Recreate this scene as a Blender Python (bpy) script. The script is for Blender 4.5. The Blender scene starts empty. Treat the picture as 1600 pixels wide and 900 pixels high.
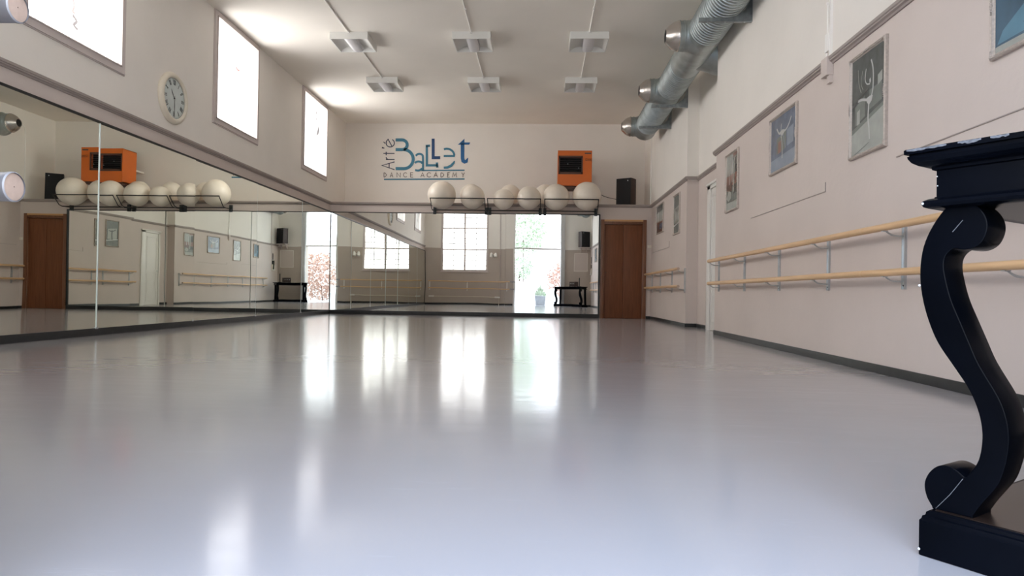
import bpy, math, random
from mathutils import Vector, Matrix
random.seed(7)
PI = math.pi
D = bpy.data
col = bpy.context.scene.collection
scene = bpy.context.scene

# ------------------------------------------------------------------ camera
YAW, PITCH, ROLL = -0.0432, 0.0076, 0.0155
cam = D.cameras.new('camera'); cam.sensor_width = 36; cam.lens = 1061/1600*36
cam.clip_start = 0.02; cam.clip_end = 300
co = D.objects.new('camera', cam); col.objects.link(co)
fwd = Vector((math.sin(YAW)*math.cos(PITCH), math.cos(YAW)*math.cos(PITCH), math.sin(PITCH)))
rt = Vector((math.cos(YAW), -math.sin(YAW), 0)); up = rt.cross(fwd)
rt2 = rt*math.cos(ROLL)+up*math.sin(ROLL); up2 = -rt*math.sin(ROLL)+up*math.cos(ROLL)
m = Matrix((rt2, up2, -fwd)).transposed().to_4x4(); m.translation = (0, 0, 0.516)
co.matrix_world = m
scene.camera = co

# ------------------------------------------------------------------ world, light, exposure
WORLD_STRENGTH = 3.2
LEFT_PANE = 6.0
REAR_PANE = 1.9
w = D.worlds.new('sky'); scene.world = w; w.use_nodes = True
wn = w.node_tree; bg = wn.nodes['Background']
tc = wn.nodes.new('ShaderNodeTexCoord'); sp = wn.nodes.new('ShaderNodeSeparateXYZ')
rp = wn.nodes.new('ShaderNodeValToRGB')
rp.color_ramp.elements[0].position = 0.0; rp.color_ramp.elements[0].color = (0.92, 0.95, 1, 1)
rp.color_ramp.elements[1].position = 0.8; rp.color_ramp.elements[1].color = (0.55, 0.72, 1, 1)
wn.links.new(tc.outputs['Generated'], sp.inputs[0]); wn.links.new(sp.outputs['Z'], rp.inputs[0])
wn.links.new(rp.outputs[0], bg.inputs['Color']); bg.inputs['Strength'].default_value = WORLD_STRENGTH
pl = D.lights.new('door_portal', 'AREA'); pl.shape = 'RECTANGLE'; pl.size = 1.88; pl.size_y = 4.05
pl.cycles.is_portal = True
po = D.objects.new('door_portal', pl); col.objects.link(po); po.location = (0.1, 0.60, 2.05); po.rotation_euler = (PI/2, 0, PI)
vs = scene.view_settings
vs.view_transform = 'Standard'; vs.look = 'None'; vs.gamma = 1; vs.use_curve_mapping = False
vs.exposure = 1.13
scene.cycles.max_bounces = 14; scene.cycles.diffuse_bounces = 8; scene.cycles.glossy_bounces = 10
scene.cycles.sample_clamp_indirect = 6
scene.cycles.use_denoising = True

# ------------------------------------------------------------------ materials
MATS = {}
def mat(name, colr, rough=0.6, metal=0.0, noise=0.0, nscale=8.0, bump=0.0, bscale=60.0, spec=0.5, coat=0.0, emit=0.0, stretch=None, detail=4):
    if name in MATS: return MATS[name]
    ma = D.materials.new(name); ma.use_nodes = True; nt = ma.node_tree
    b = nt.nodes['Principled BSDF']
    b.inputs['Base Color'].default_value = (*colr, 1); b.inputs['Roughness'].default_value = rough
    b.inputs['Metallic'].default_value = metal; b.inputs['Specular IOR Level'].default_value = spec
    b.inputs['Coat Weight'].default_value = coat; b.inputs['Coat Roughness'].default_value = 0.08
    if emit:
        b.inputs['Emission Color'].default_value = (*colr, 1); b.inputs['Emission Strength'].default_value = emit
    t = nt.nodes.new('ShaderNodeTexCoord'); mp = nt.nodes.new('ShaderNodeMapping')
    nt.links.new(t.outputs['Object'], mp.inputs[0])
    if stretch: mp.inputs['Scale'].default_value = stretch
    if noise:
        n = nt.nodes.new('ShaderNodeTexNoise'); n.inputs['Scale'].default_value = nscale; n.inputs['Detail'].default_value = detail
        nt.links.new(mp.outputs[0], n.inputs['Vector'])
        r = nt.nodes.new('ShaderNodeValToRGB'); nt.links.new(n.outputs[0], r.inputs[0])
        r.color_ramp.elements[0].position = .3; r.color_ramp.elements[1].position = .7
        r.color_ramp.elements[0].color = (*[max(0, c*(1-noise)) for c in colr], 1)
        r.color_ramp.elements[1].color = (*[min(1, c*(1+noise)) for c in colr], 1)
        nt.links.new(r.outputs[0], b.inputs['Base Color'])
    if bump:
        n2 = nt.nodes.new('ShaderNodeTexNoise'); n2.inputs['Scale'].default_value = bscale; n2.inputs['Detail'].default_value = 3
        nt.links.new(mp.outputs[0], n2.inputs['Vector'])
        bu = nt.nodes.new('ShaderNodeBump'); bu.inputs['Strength'].default_value = 0.6; bu.inputs['Distance'].default_value = bump
        nt.links.new(n2.outputs[0], bu.inputs['Height']); nt.links.new(bu.outputs[0], b.inputs['Normal'])
    MATS[name] = ma
    return ma

M_white = mat('white_plaster', (.84, .80, .745), .85, noise=.025, nscale=1.2, bump=.002, bscale=14)
M_mauve = mat('mauve_plaster', (.64, .56, .515), .8, noise=.03, nscale=1.5, bump=.003, bscale=22)
M_ceil = mat('ceiling_paint', (.90, .86, .79), .9, noise=.03, nscale=.9, bump=.002, bscale=10)
M_rail = mat('rail_paint', (.36, .31, .285), .6, noise=.04, nscale=5)
M_frame = mat('window_frame_paint', (.60, .53, .51), .5)  # mauve-grey paint, lightened to carry the glare of the windows
M_black = mat('black_rubber', (.022, .023, .024), .45, noise=.2, nscale=9)
M_blackline = mat('black_edge', (.012, .012, .012), .4)
M_wood = mat('beech_wood', (.70, .46, .25), .38, noise=.12, nscale=6, stretch=(6, .35, 6), bump=.0004, bscale=30)
M_woodx = mat('beech_wood_across', (.70, .47, .26), .38, noise=.12, nscale=6, stretch=(.35, 6, 6))
M_endgrain = mat('beech_end_grain', (.52, .40, .32), .6, noise=.08, nscale=60)
M_steel = mat('zinc_steel', (.50, .52, .53), .35, metal=.85, noise=.08, nscale=12)
M_duct = mat('galvanised_duct', (.43, .475, .475), .40, metal=.8, noise=.16, nscale=7, bump=.0012, bscale=14)
M_ductseam = mat('duct_seam_shadow', (.12, .14, .145), .5, metal=.6)
M_ductpl = mat('galvanised_plate', (.34, .37, .38), .42, metal=.8, noise=.22, nscale=16)
M_nozzle = mat('brushed_aluminium', (.66, .62, .58), .27, metal=.95, noise=.05, nscale=20)
M_dark = mat('dark_void', (.01, .01, .01), .8)
M_door = mat('walnut_veneer', (.185, .068, .030), .45, spec=.25, noise=.15, nscale=5, stretch=(7, 7, .5))
M_doorframe = mat('walnut_frame', (.20, .082, .04), .35, noise=.2, nscale=5, stretch=(7, 7, .5))
M_doortop = mat('oak_head_strip', (.62, .34, .14), .4, noise=.12, nscale=6, stretch=(.5, 7, 7))
M_doorgap = mat('door_groove', (.035, .015, .01), .7)
M_whitepaint = mat('white_gloss_paint', (.80, .78, .74), .35)
M_ball = mat('cream_ball_vinyl', (.86, .78, .67), .30, noise=.03, nscale=4)
M_wire = mat('black_wire', (.014, .014, .014), .4)
M_bracket = mat('grey_black_bracket', (.03, .04, .045), .45)
M_orange = mat('orange_enamel', (.70, .155, .018), .38, noise=.05, nscale=3)
M_brown = mat('dark_brown_metal', (.10, .045, .03), .5)
M_lou = mat('louver_metal', (.05, .048, .048), .35, metal=.5)
M_spkfront = mat('speaker_cloth', (.008, .008, .009), .8, bump=.0006, bscale=300)
M_spkside = mat('speaker_side_veneer', (.035, .017, .013), .5)
M_lampwhite = mat('lamp_enamel', (.78, .78, .75), .4)
M_lampin = mat('lamp_reflector', (.70, .70, .67), .45)
M_lampdif = mat('lamp_perforated_cover', (.72, .72, .74), .35, noise=.05, nscale=150)
M_conduit = mat('white_conduit', (.92, .90, .86), .45)
M_cream = mat('cream_enamel', (.76, .70, .58), .3, noise=.04, nscale=12)
M_face = mat('clock_face_paper', (.60, .66, .64), .5, noise=.05, nscale=8)
M_ink = mat('clock_ink', (.07, .08, .08), .5)
M_ebony = mat('black_lacquer', (.0015, .0021, .0040), .24, noise=.5, nscale=3, bump=.0003, bscale=25, spec=.045)
M_ebonytop = mat('black_lacquer_brownish', (.020, .012, .009), .22, noise=.7, nscale=7)  # brownish black, mottled by noise
M_scuff = mat('scuffed_lacquer', (.11, .115, .13), .6, noise=.4, nscale=120)
M_silver = mat('silver_gilt_frame', (.47, .41, .365), .42, metal=.15, noise=.15, nscale=60)
M_curt = mat('white_curtain', (.80, .80, .80), .9)
M_stone = mat('patio_stone', (.55, .53, .5), .8, noise=.12, nscale=3)
M_leaf = mat('hedge_leaf', (.50, .56, .42), .6, noise=.4, nscale=6)  # green paled so the colour carries the overexposed garden's glare
M_leafred = mat('red_hedge_leaf', (.52, .34, .27), .6, noise=.4, nscale=6)  # red paled likewise, with the outdoor glare in the colour
M_plas = mat('outdoor_white_render', (.78, .76, .72), .85, noise=.05, nscale=3)
M_roof = mat('pale_roof_tile', (.55, .48, .45), .8, noise=.15, nscale=9)
M_pot = mat('grey_pot', (.35, .36, .38), .7, noise=.1, nscale=9)
M_glassy = mat('screen_dark', (.02, .03, .025), .15)
M_teal = mat('logo_teal', (.045, .20, .30), .5)
M_blue = mat('logo_blue', (.018, .125, .32), .5)
M_navy = mat('logo_navy', (.012, .06, .18), .5)
M_inkblue = mat('logo_ink', (.035, .045, .085), .5)
M_brownink = mat('logo_brown', (.17, .13, .115), .5)

# mirror silver, very slightly wavy
def mirror_mat(nm, tint):
    ma = D.materials.new(nm); ma.use_nodes = True; nt = ma.node_tree
    b = nt.nodes['Principled BSDF']; b.inputs['Metallic'].default_value = 1; b.inputs['Roughness'].default_value = 0.0
    b.inputs['Base Color'].default_value = (*tint, 1)
    t = nt.nodes.new('ShaderNodeTexCoord'); n = nt.nodes.new('ShaderNodeTexNoise'); n.inputs['Scale'].default_value = .9; n.inputs['Detail'].default_value = 1
    nt.links.new(t.outputs['Object'], n.inputs['Vector'])
    bu = nt.nodes.new('ShaderNodeBump'); bu.inputs['Strength'].default_value = 1; bu.inputs['Distance'].default_value = .0011
    nt.links.new(n.outputs[0], bu.inputs['Height']); nt.links.new(bu.outputs[0], b.inputs['Normal'])
    return ma
M_mirror = mirror_mat('mirror_silver_green', (.865, .895, .825)); M_mirror2 = mirror_mat('mirror_silver', (.91, .92, .885))
M_edge = mat('mirror_edge_glass', (.72, .80, .78), .2, spec=.8)

# vinyl dance floor
def floor_mat():
    ma = D.materials.new('grey_dance_vinyl'); ma.use_nodes = True; nt = ma.node_tree; L = nt.links
    b = nt.nodes['Principled BSDF']
    t = nt.nodes.new('ShaderNodeTexCoord')
    n = nt.nodes.new('ShaderNodeTexNoise'); n.inputs['Scale'].default_value = .55; n.inputs['Detail'].default_value = 5; L.new(t.outputs['Object'], n.inputs['Vector'])
    r = nt.nodes.new('ShaderNodeValToRGB'); L.new(n.outputs[0], r.inputs[0])
    r.color_ramp.elements[0].position = .3; r.color_ramp.elements[1].position = .7
    r.color_ramp.elements[0].color = (.375, .36, .372, 1); r.color_ramp.elements[1].color = (.42, .403, .415, 1)
    # scuff streaks
    mp = nt.nodes.new('ShaderNodeMapping'); mp.inputs['Scale'].default_value = (1.2, 7, 1); mp.inputs['Rotation'].default_value = (0, 0, .25); L.new(t.outputs['Object'], mp.inputs[0])
    n2 = nt.nodes.new('ShaderNodeTexNoise'); n2.inputs['Scale'].default_value = 2.2; n2.inputs['Detail'].default_value = 8; n2.inputs['Roughness'].default_value = .7; L.new(mp.outputs[0], n2.inputs['Vector'])
    r2 = nt.nodes.new('ShaderNodeValToRGB'); L.new(n2.outputs[0], r2.inputs[0])
    r2.color_ramp.elements[0].position = .62; r2.color_ramp.elements[0].color = (0, 0, 0, 1)
    r2.color_ramp.elements[1].position = .78; r2.color_ramp.elements[1].color = (1, 1, 1, 1)
    mx = nt.nodes.new('ShaderNodeMix'); mx.data_type = 'RGBA'; mx.inputs['B'].default_value = (.52, .52, .56, 1)
    mu = nt.nodes.new('ShaderNodeMath'); mu.operation = 'MULTIPLY'; mu.inputs[1].default_value = .35; L.new(r2.outputs[0], mu.inputs[0])
    L.new(mu.outputs[0], mx.inputs['Factor']); L.new(r.outputs[0], mx.inputs['A']); L.new(mx.outputs['Result'], b.inputs['Base Color'])
    mr = nt.nodes.new('ShaderNodeMapRange'); mr.inputs['To Min'].default_value = .06; mr.inputs['To Max'].default_value = .21
    L.new(n2.outputs[0], mr.inputs[0]); L.new(mr.outputs[0], b.inputs['Roughness'])
    b.inputs['Specular IOR Level'].default_value = .5
    n3 = nt.nodes.new('ShaderNodeTexNoise'); n3.inputs['Scale'].default_value = 1.6; n3.inputs['Detail'].default_value = 3; L.new(t.outputs['Object'], n3.inputs['Vector'])
    bu = nt.nodes.new('ShaderNodeBump'); bu.inputs['Strength'].default_value = 1; bu.inputs['Distance'].default_value = .0014
    L.new(n3.outputs[0], bu.inputs['Height']); L.new(bu.outputs[0], b.inputs['Normal'])
    return ma
M_floor = floor_mat()

# frosted daylight panes: lit by the sky outside, faint shapes of what stands beyond
def pane_mat(name, strength, tint, marks):
    ma = D.materials.new(name); ma.use_nodes = True; nt = ma.node_tree; L = nt.links
    out = nt.nodes['Material Output']; nt.nodes.remove(nt.nodes['Principled BSDF'])
    e = nt.nodes.new('ShaderNodeEmission'); e.inputs['Strength'].default_value = strength
    t = nt.nodes.new('ShaderNodeTexCoord'); n = nt.nodes.new('ShaderNodeTexNoise'); n.inputs['Scale'].default_value = 1.6; n.inputs['Detail'].default_value = 3
    L.new(t.outputs['Object'], n.inputs['Vector']); r = nt.nodes.new('ShaderNodeValToRGB'); L.new(n.outputs[0], r.inputs[0])
    r.color_ramp.elements[0].position = .30; r.color_ramp.elements[0].color = (*[c*marks for c in tint], 1)
    r.color_ramp.elements[1].position = .46; r.color_ramp.elements[1].color = (*tint, 1)
    L.new(r.outputs[0], e.inputs['Color']); L.new(e.outputs[0], out.inputs['Surface'])
    lw = nt.nodes.new('ShaderNodeLayerWeight'); lw.inputs['Blend'].default_value = .5      # frosted glass scatters daylight mostly forwards
    a = nt.nodes.new('ShaderNodeMath'); a.operation = 'SUBTRACT'; a.inputs[0].default_value = 1; L.new(lw.outputs['Facing'], a.inputs[1])
    b2 = nt.nodes.new('ShaderNodeMath'); b2.operation = 'MULTIPLY'; b2.inputs[1].default_value = strength; pw = nt.nodes.new('ShaderNodeMath'); pw.operation = 'POWER'; pw.inputs[1].default_value = 1.5; L.new(a.outputs[0], pw.inputs[0]); L.new(pw.outputs[0], b2.inputs[0]); L.new(b2.outputs[0], e.inputs['Strength'])
    return ma
M_pane_left = pane_mat('frosted_daylight_pane', LEFT_PANE, (1, .97, .95), .45)
M_pane_rear = pane_mat('rear_daylight_pane', REAR_PANE, (1, .99, 1), .6)
def film(name, c):
    ma = D.materials.new(name); ma.use_nodes = True; nt = ma.node_tree; nt.nodes.remove(nt.nodes['Principled BSDF'])
    t = nt.nodes.new('ShaderNodeBsdfTranslucent'); t.inputs['Color'].default_value = (*c, 1); nt.links.new(t.outputs[0], nt.nodes['Material Output'].inputs['Surface']); return ma
M_stain = film('pane_stain', (.30, .29, .29)); M_stainred = film('pane_stain_red', (.55, .34, .33))

# ------------------------------------------------------------------ mesh builder
class MB:
    def __init__(s): s.v = []; s.f = []; s.m = []; s.mats = []
    def mi(s, ma):
        if ma not in s.mats: s.mats.append(ma)
        return s.mats.index(ma)
    def add(s, vs_, fs, ma):
        o = len(s.v); s.v += [tuple(p) for p in vs_]; k = s.mi(ma)
        for f in fs: s.f.append(tuple(i+o for i in f)); s.m.append(k)
        return s
    def box(s, a, b, ma):
        x0, y0, z0 = [min(a[i], b[i]) for i in range(3)]; x1, y1, z1 = [max(a[i], b[i]) for i in range(3)]
        return s.add([(x0,y0,z0),(x1,y0,z0),(x1,y1,z0),(x0,y1,z0),(x0,y0,z1),(x1,y0,z1),(x1,y1,z1),(x0,y1,z1)],
                     [(0,3,2,1),(4,5,6,7),(0,1,5,4),(1,2,6,5),(2,3,7,6),(3,0,4,7)], ma)
    def frame(s, o, ex, ey, pts, depth, ma, ez=None):   # polygon pts (2d) extruded along ez*depth
        o = Vector(o); ex = Vector(ex); ey = Vector(ey); ez = Vector(ez) if ez is not None else ex.cross(ey)
        n = len(pts); v = [o+ex*p[0]+ey*p[1] for p in pts]; v2 = [p+ez*depth for p in v]
        fs = [tuple(range(n))[::-1], tuple(range(n, 2*n))]+[(i, (i+1) % n, (i+1) % n+n, i+n) for i in range(n)]
        return s.add(v+v2, fs, ma)
    def ribbon(s, o, ex, ey, pts, width, depth, ma, closed=False):   # stroke of given width lying in plane ex, ey
        o = Vector(o); ex = Vector(ex); ey = Vector(ey); ez = ex.cross(ey)
        n = len(pts); L = []; R = []
        for i, p in enumerate(pts):
            wd = width[i] if isinstance(width, (list, tuple)) else width
            a = pts[(i-1) % n] if (closed or i) else pts[0]; b = pts[(i+1) % n] if (closed or i < n-1) else pts[-1]
            t = Vector((b[0]-a[0], b[1]-a[1])); t = t.normalized() if t.length else Vector((1, 0))
            k = 1.0
            if 0 < i < n-1 or closed:
                t1 = Vector((p[0]-a[0], p[1]-a[1])).normalized(); t2 = Vector((b[0]-p[0], b[1]-p[1])).normalized()
                c = max(.5, math.sqrt(max(0.0, (1+t1.dot(t2))/2))); k = 1/c
                if (t1+t2).length > 1e-6: t = (t1+t2).normalized()
            nn = Vector((-t.y, t.x))*wd*.5*k
            L.append((p[0]+nn.x, p[1]+nn.y)); R.append((p[0]-nn.x, p[1]-nn.y))
        vv = []
        for P in (L, R):
            for p in P: vv.append(o+ex*p[0]+ey*p[1])
        for P in (L, R):
            for p in P: vv.append(o+ex*p[0]+ey*p[1]+ez*depth)
        fs = []
        for i in range(n if closed else n-1):
            j = (i+1) % n
            fs += [(i, j, n+j, n+i), (2*n+i, 3*n+i, 3*n+j, 2*n+j), (i, 2*n+i, 2*n+j, j), (n+i, n+j, 3*n+j, 3*n+i)]
        if not closed: fs += [(0, n, 3*n, 2*n), (n-1, 3*n-1, 4*n-1, 2*n-1)]
        return s.add(vv, fs, ma)
    def tube(s, pts, r, ma, n=10, cap=True):
        P = [Vector(p) for p in pts]; k = len(P); rings = []
        ref = None
        for i, p in enumerate(P):
            t = (P[min(i+1, k-1)]-P[max(i-1, 0)]).normalized()
            if ref is None:
                ref = Vector((0, 0, 1)) if abs(t.z) < .9 else Vector((1, 0, 0))
            a = (ref-t*ref.dot(t)).normalized(); b = t.cross(a); ref = a
            rr = r[i] if isinstance(r, (list, tuple)) else r
            rings.append([p+(a*math.cos(2*PI*j/n)+b*math.sin(2*PI*j/n))*rr for j in range(n)])
        v = [q for R in rings for q in R]; fs = []
        for i in range(k-1):
            for j in range(n): fs.append((i*n+j, i*n+(j+1) % n, (i+1)*n+(j+1) % n, (i+1)*n+j))
        if cap: fs += [tuple(range(n))[::-1], tuple((k-1)*n+j for j in range(n))]
        return s.add(v, fs, ma)
    def lathe(s, o, axis, prof, ma, n=32, caps=True):    # prof [(dist along axis, radius)]
        o = Vector(o); ax = Vector(axis).normalized(); a = ax.orthogonal().normalized(); b = ax.cross(a)
        v = []; fs = []
        for d, r in prof:
            for j in range(n): v.append(o+ax*d+(a*math.cos(2*PI*j/n)+b*math.sin(2*PI*j/n))*r)
        for i in range(len(prof)-1):
            for j in range(n): fs.append((i*n+j, i*n+(j+1) % n, (i+1)*n+(j+1) % n, (i+1)*n+j))
        if caps: fs += [tuple(range(n))[::-1], tuple((len(prof)-1)*n+j for j in range(n))]
        return s.add(v, fs, ma)
    def sphere(s, c, r, ma, nu=32, nv=20, sc=(1, 1, 1)):
        v = [(c[0], c[1], c[2]+r*sc[2])]; fs = []
        for i in range(1, nv):
            th = PI*i/nv
            for j in range(nu):
                ph = 2*PI*j/nu; v.append((c[0]+r*sc[0]*math.sin(th)*math.cos(ph), c[1]+r*sc[1]*math.sin(th)*math.sin(ph), c[2]+r*sc[2]*math.cos(th)))
        v.append((c[0], c[1], c[2]-r*sc[2])); last = len(v)-1
        for j in range(nu):
            fs.append((0, 1+j, 1+(j+1) % nu)); fs.append((last, last-nu+(j+1) % nu, last-nu+j))
        for i in range(nv-2):
            for j in range(nu):
                a = 1+i*nu+j; b = 1+i*nu+(j+1) % nu; fs.append((a, a+nu, b+nu, b))
        return s.add(v, fs, ma)
    def loops(s, rings, ma):                               # list of equal-length vertex loops
        n = len(rings[0]); v = [p for R in rings for p in R]; fs = []
        for i in range(len(rings)-1):
            for j in range(n): fs.append((i*n+j, i*n+(j+1) % n, (i+1)*n+(j+1) % n, (i+1)*n+j))
        fs += [tuple(range(n))[::-1], tuple((len(rings)-1)*n+j for j in range(n))]
        return s.add(v, fs, ma)
    def build(s, name, parent=None, smooth=False, angle=.6, bevel=0.0):
        me = D.meshes.new(name); me.from_pydata(s.v, [], s.f); me.update()
        for ma in s.mats: me.materials.append(ma)
        me.polygons.foreach_set('material_index', s.m)
        import bmesh
        b = bmesh.new(); b.from_mesh(me); bmesh.ops.recalc_face_normals(b, faces=b.faces[:])
        if bevel:
            es = [e for e in b.edges if len(e.link_faces) == 2 and e.calc_face_angle(0) > .7]
            bmesh.ops.bevel(b, geom=es, offset=bevel, segments=2, affect='EDGES', profile=.6)
        b.to_mesh(me); b.free()
        if smooth or bevel:
            me.polygons.foreach_set('use_smooth', [True]*len(me.polygons)); me.set_sharp_from_angle(angle=angle)
            if bevel: me.polygons.foreach_set('use_smooth', [len(p.vertices) <= 8 for p in me.polygons])
        o = D.objects.new(name, me); col.objects.link(o)
        if parent is not None: o.parent = parent
        return o

def tag(o, label, cat, group=None, kind=None):
    o['label'] = label; o['category'] = cat
    if group: o['group'] = group
    if kind: o['kind'] = kind
    return o
def thing(name, label, cat, loc=(0, 0, 0), rz=0, group=None, kind=None):
    o = D.objects.new(name, None); col.objects.link(o); o.location = loc; o.rotation_euler = (0, 0, rz); o.empty_display_size = .1
    return tag(o, label, cat, group, kind)
def struct(mb, name, label, cat, **k):
    return tag(mb.build(name, **k), label, cat, kind='structure')
def copy_tree(o, parent=None):
    c = o.copy(); col.objects.link(c); c.parent = parent
    for ch in list(o.children): copy_tree(ch, c)
    return c
def box(a, b, ma): return MB().box(a, b, ma)
def catmull(pts, n=6, closed=True):
    out = []; k = len(pts)
    for i in range(k if closed else k-1):
        p = [pts[(i+j-1) % k] if closed else pts[min(max(i+j-1, 0), k-1)] for j in range(4)]
        for q in range(n):
            t = q/n
            out.append(tuple(.5*((2*p[1][d])+(-p[0][d]+p[2][d])*t+(2*p[0][d]-5*p[1][d]+4*p[2][d]-p[3][d])*t*t+(-p[0][d]+3*p[1][d]-3*p[2][d]+p[3][d])*t**3) for d in range(len(pts[0]))))
    if not closed: out.append(tuple(pts[-1]))
    return out
def arc(cx, cy, rx, ry, a0, a1, n=16):
    return [(cx+rx*math.cos(math.radians(a0+(a1-a0)*i/n)), cy+ry*math.sin(math.radians(a0+(a1-a0)*i/n))) for i in range(n+1)]

# ------------------------------------------------------------------ room dimensions
XL, XR, XN, XM = -4.715, 2.379, 2.569, 2.341
YR, YB, YC = .95, 14.90, 15.98          # rear wall (behind the camera side), lower back wall, upper back wall
YP, YM = 11.32, 9.285                   # pilaster end, start of main wall
ZC, ZR, ZP = 4.51, 2.485, 2.43          # ceiling, rail top, paint line

# floor, ceiling
struct(box((XL-.3, .60, -.06), (XN+.1, YB+.2, 0), M_floor), 'floor', 'glossy pale grey vinyl dance floor of the studio', 'floor')
struct(box((XL-.3, .65, ZC), (XN+.4, YC+.2, ZC+.12), M_ceil), 'ceiling', 'flat off-white plaster ceiling above the dance studio', 'ceiling')

# left wall with high windows
wins = [(2.30, 3.82), (5.86, 7.39), (9.455, 10.975), (13.03, 14.565)]
WZ0, WZ1 = 2.93, 4.47
mb = MB(); T = XL-.3
mb.box((T, .65, 0), (XL, YC+.2, ZP), M_mauve)
mb.box((T, .65, ZP), (XL, YC+.2, WZ0), M_white)
mb.box((T, .65, WZ1), (XL, YC+.2, ZC), M_white)
prev = .65
for a, b in wins:
    mb.box((T, prev, WZ0), (XL, a+.03, WZ1), M_white); prev = b-.03
mb.box((T, prev, WZ0), (XL, YC+.2, WZ1), M_white)
struct(mb, 'wall_left', 'long plastered wall carrying the tall mirrors, white above and mauve below the rail', 'wall')
wl = ['high frosted window nearest the garden door, above the mirrors', 'high frosted window cut by the top edge, before the wall clock',
      'high frosted window just beyond the round clock', 'high frosted window closest to the wall with the blue lettering']
for i, (a, b) in enumerate(wins):
    e = thing('window_%d' % (i+1), wl[i], 'window', (XL, (a+b)/2, WZ0), kind='structure')
    f = MB(); ya, yb = a-(a+b)/2, b-(a+b)/2; z0, z1 = -.04, WZ1-WZ0+.035
    for (y0, y1, c0, c1) in ((ya, ya+.065, z0, z1), (yb-.065, yb, z0, z1), (ya+.065, yb-.065, z0, z0+.07), (ya+.065, yb-.065, z1-.07, z1)):
        f.box((-.03, y0, c0), (.022, y1, c1), M_frame)
    for (y0, y1, c0, c1) in ((ya+.065, ya+.078, z0+.07, z1-.07), (yb-.078, yb-.065, z0+.07, z1-.07), (ya+.065, yb-.065, z0+.07, z0+.083), (ya+.065, yb-.065, z1-.083, z1-.07)):
        f.box((-.03, y0, c0), (.034, y1, c1), M_frame)
    for (y0, y1, c0, c1) in ((ya-.012, ya, z0-.012, z1), (yb, yb+.012, z0-.012, z1), (ya, yb, z0-.012, z0)):
        f.box((-.03, y0, c0), (.010, y1, c1), M_frame)
    f.build('frame', e)
    p = box((-.05, ya+.03, z0+.04), (-.03, yb-.03, z1-.04), M_pane_left).build('pane', e); p['label'] = 'bright frosted pane'
    # marks stuck on the pane
    cy = (a+b)/2
    marks = {1: [([(6.59, 3.42), (6.62, 3.34), (6.60, 3.28), (6.635, 3.27)], .022, M_stainred), ([(6.60, 3.24), (6.66, 3.2), (6.62, 3.15), (6.68, 3.12)], .03, M_stain)],
             2: [([(10.08, 4.21), (10.09, 4.12), (10.12, 4.03), (10.10, 3.92)], .018, M_stain), ([(10.22, 3.93), (10.30, 3.90), (10.34, 3.92)], .03, M_stainred), ([(10.28, 4.25), (10.32, 4.22)], .02, M_stain)],
             3: [([(13.93, 4.24), (13.95, 4.19)], .05, M_stain), ([(13.95, 4.10), (13.97, 4.08)], .05, M_stain), ([(14.10, 3.98), (14.10, 3.90), (14.06, 3.82), (13.97, 3.74)], [.01, .06, .07, .01], M_stain)]}.get(i, [])
    if marks:
        st = MB()
        for pts_, w_, ma_ in marks:
            pp = [(y-cy, z-WZ0) for y, z in pts_]; w2 = w_
            if not isinstance(w_, list) and len(pp) > 2: pp = catmull(pp, 4, False)
            st.ribbon((-.0285, 0, 0), (0, 1, 0), (0, 0, 1), pp, w2, .0008, ma_)
        st.build('stain', e)
def rail_y(x, y0, y1, sx):      # moulding along Y, proud towards sx
    q = MB(); pr_ = [(0, 0), (.012, 0), (.018, .012), (.034, .02), (.034, .03), (.042, .036), (.042, .058), (.03, .066), (0, .066)]
    q.frame((x, y0, ZR-.066), (sx, 0, 0), (0, 0, 1), pr_, y1-y0, M_rail, ez=(0, 1, 0)); return q
def rail_x(y, x0, x1, q=None):
    q = q or MB(); pr_ = [(0, 0), (.012, 0), (.018, .012), (.034, .02), (.034, .03), (.042, .036), (.042, .058), (.03, .066), (0, .066)]
    q.frame((x0, y, ZR-.066), (0, -1, 0), (0, 0, 1), pr_, x1-x0, M_rail, ez=(1, 0, 0)); return q
struct(rail_y(XL, YR, YC, 1), 'trim_1', 'brown-grey rail moulding running above the long row of mirrors', 'moulding')

# back wall: lower part stands forward and carries a deep ledge
DX0, DX1, DZ = 1.355, 2.195, 2.075
mb = MB()
mb.box((XL, YB, 0), (DX0, YB+.12, ZR-.005), M_mauve)
mb.box((DX0, YB, DZ), (DX1, YB+.12, ZR-.005), M_mauve)
mb.box((DX1, YB, 0), (XR, YB+.12, ZR-.005), M_mauve)
mb.box((XL, YB+.12, ZR-.06), (XR, YC, ZR-.005), M_mauve)
mb.box((DX0-.1, YB+.12, 0), (DX1+.1, YB+.2, ZR-.06), M_mauve)  # unseen backing behind the brown door, added to stop light leaking in
struct(mb, 'wall_back', 'lower mauve back wall holding mirrors and the brown door, topped by a deep ledge', 'wall')
struct(box((XL-.3, YC, 0), (XN+.4, YC+.2, ZC), M_white), 'wall_back_upper', 'off-white upper back wall bearing the blue lettering', 'wall')
struct(rail_x(YB, XL, XR), 'trim_2', 'brown-grey rail moulding along the ledge under the balls', 'moulding')

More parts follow.
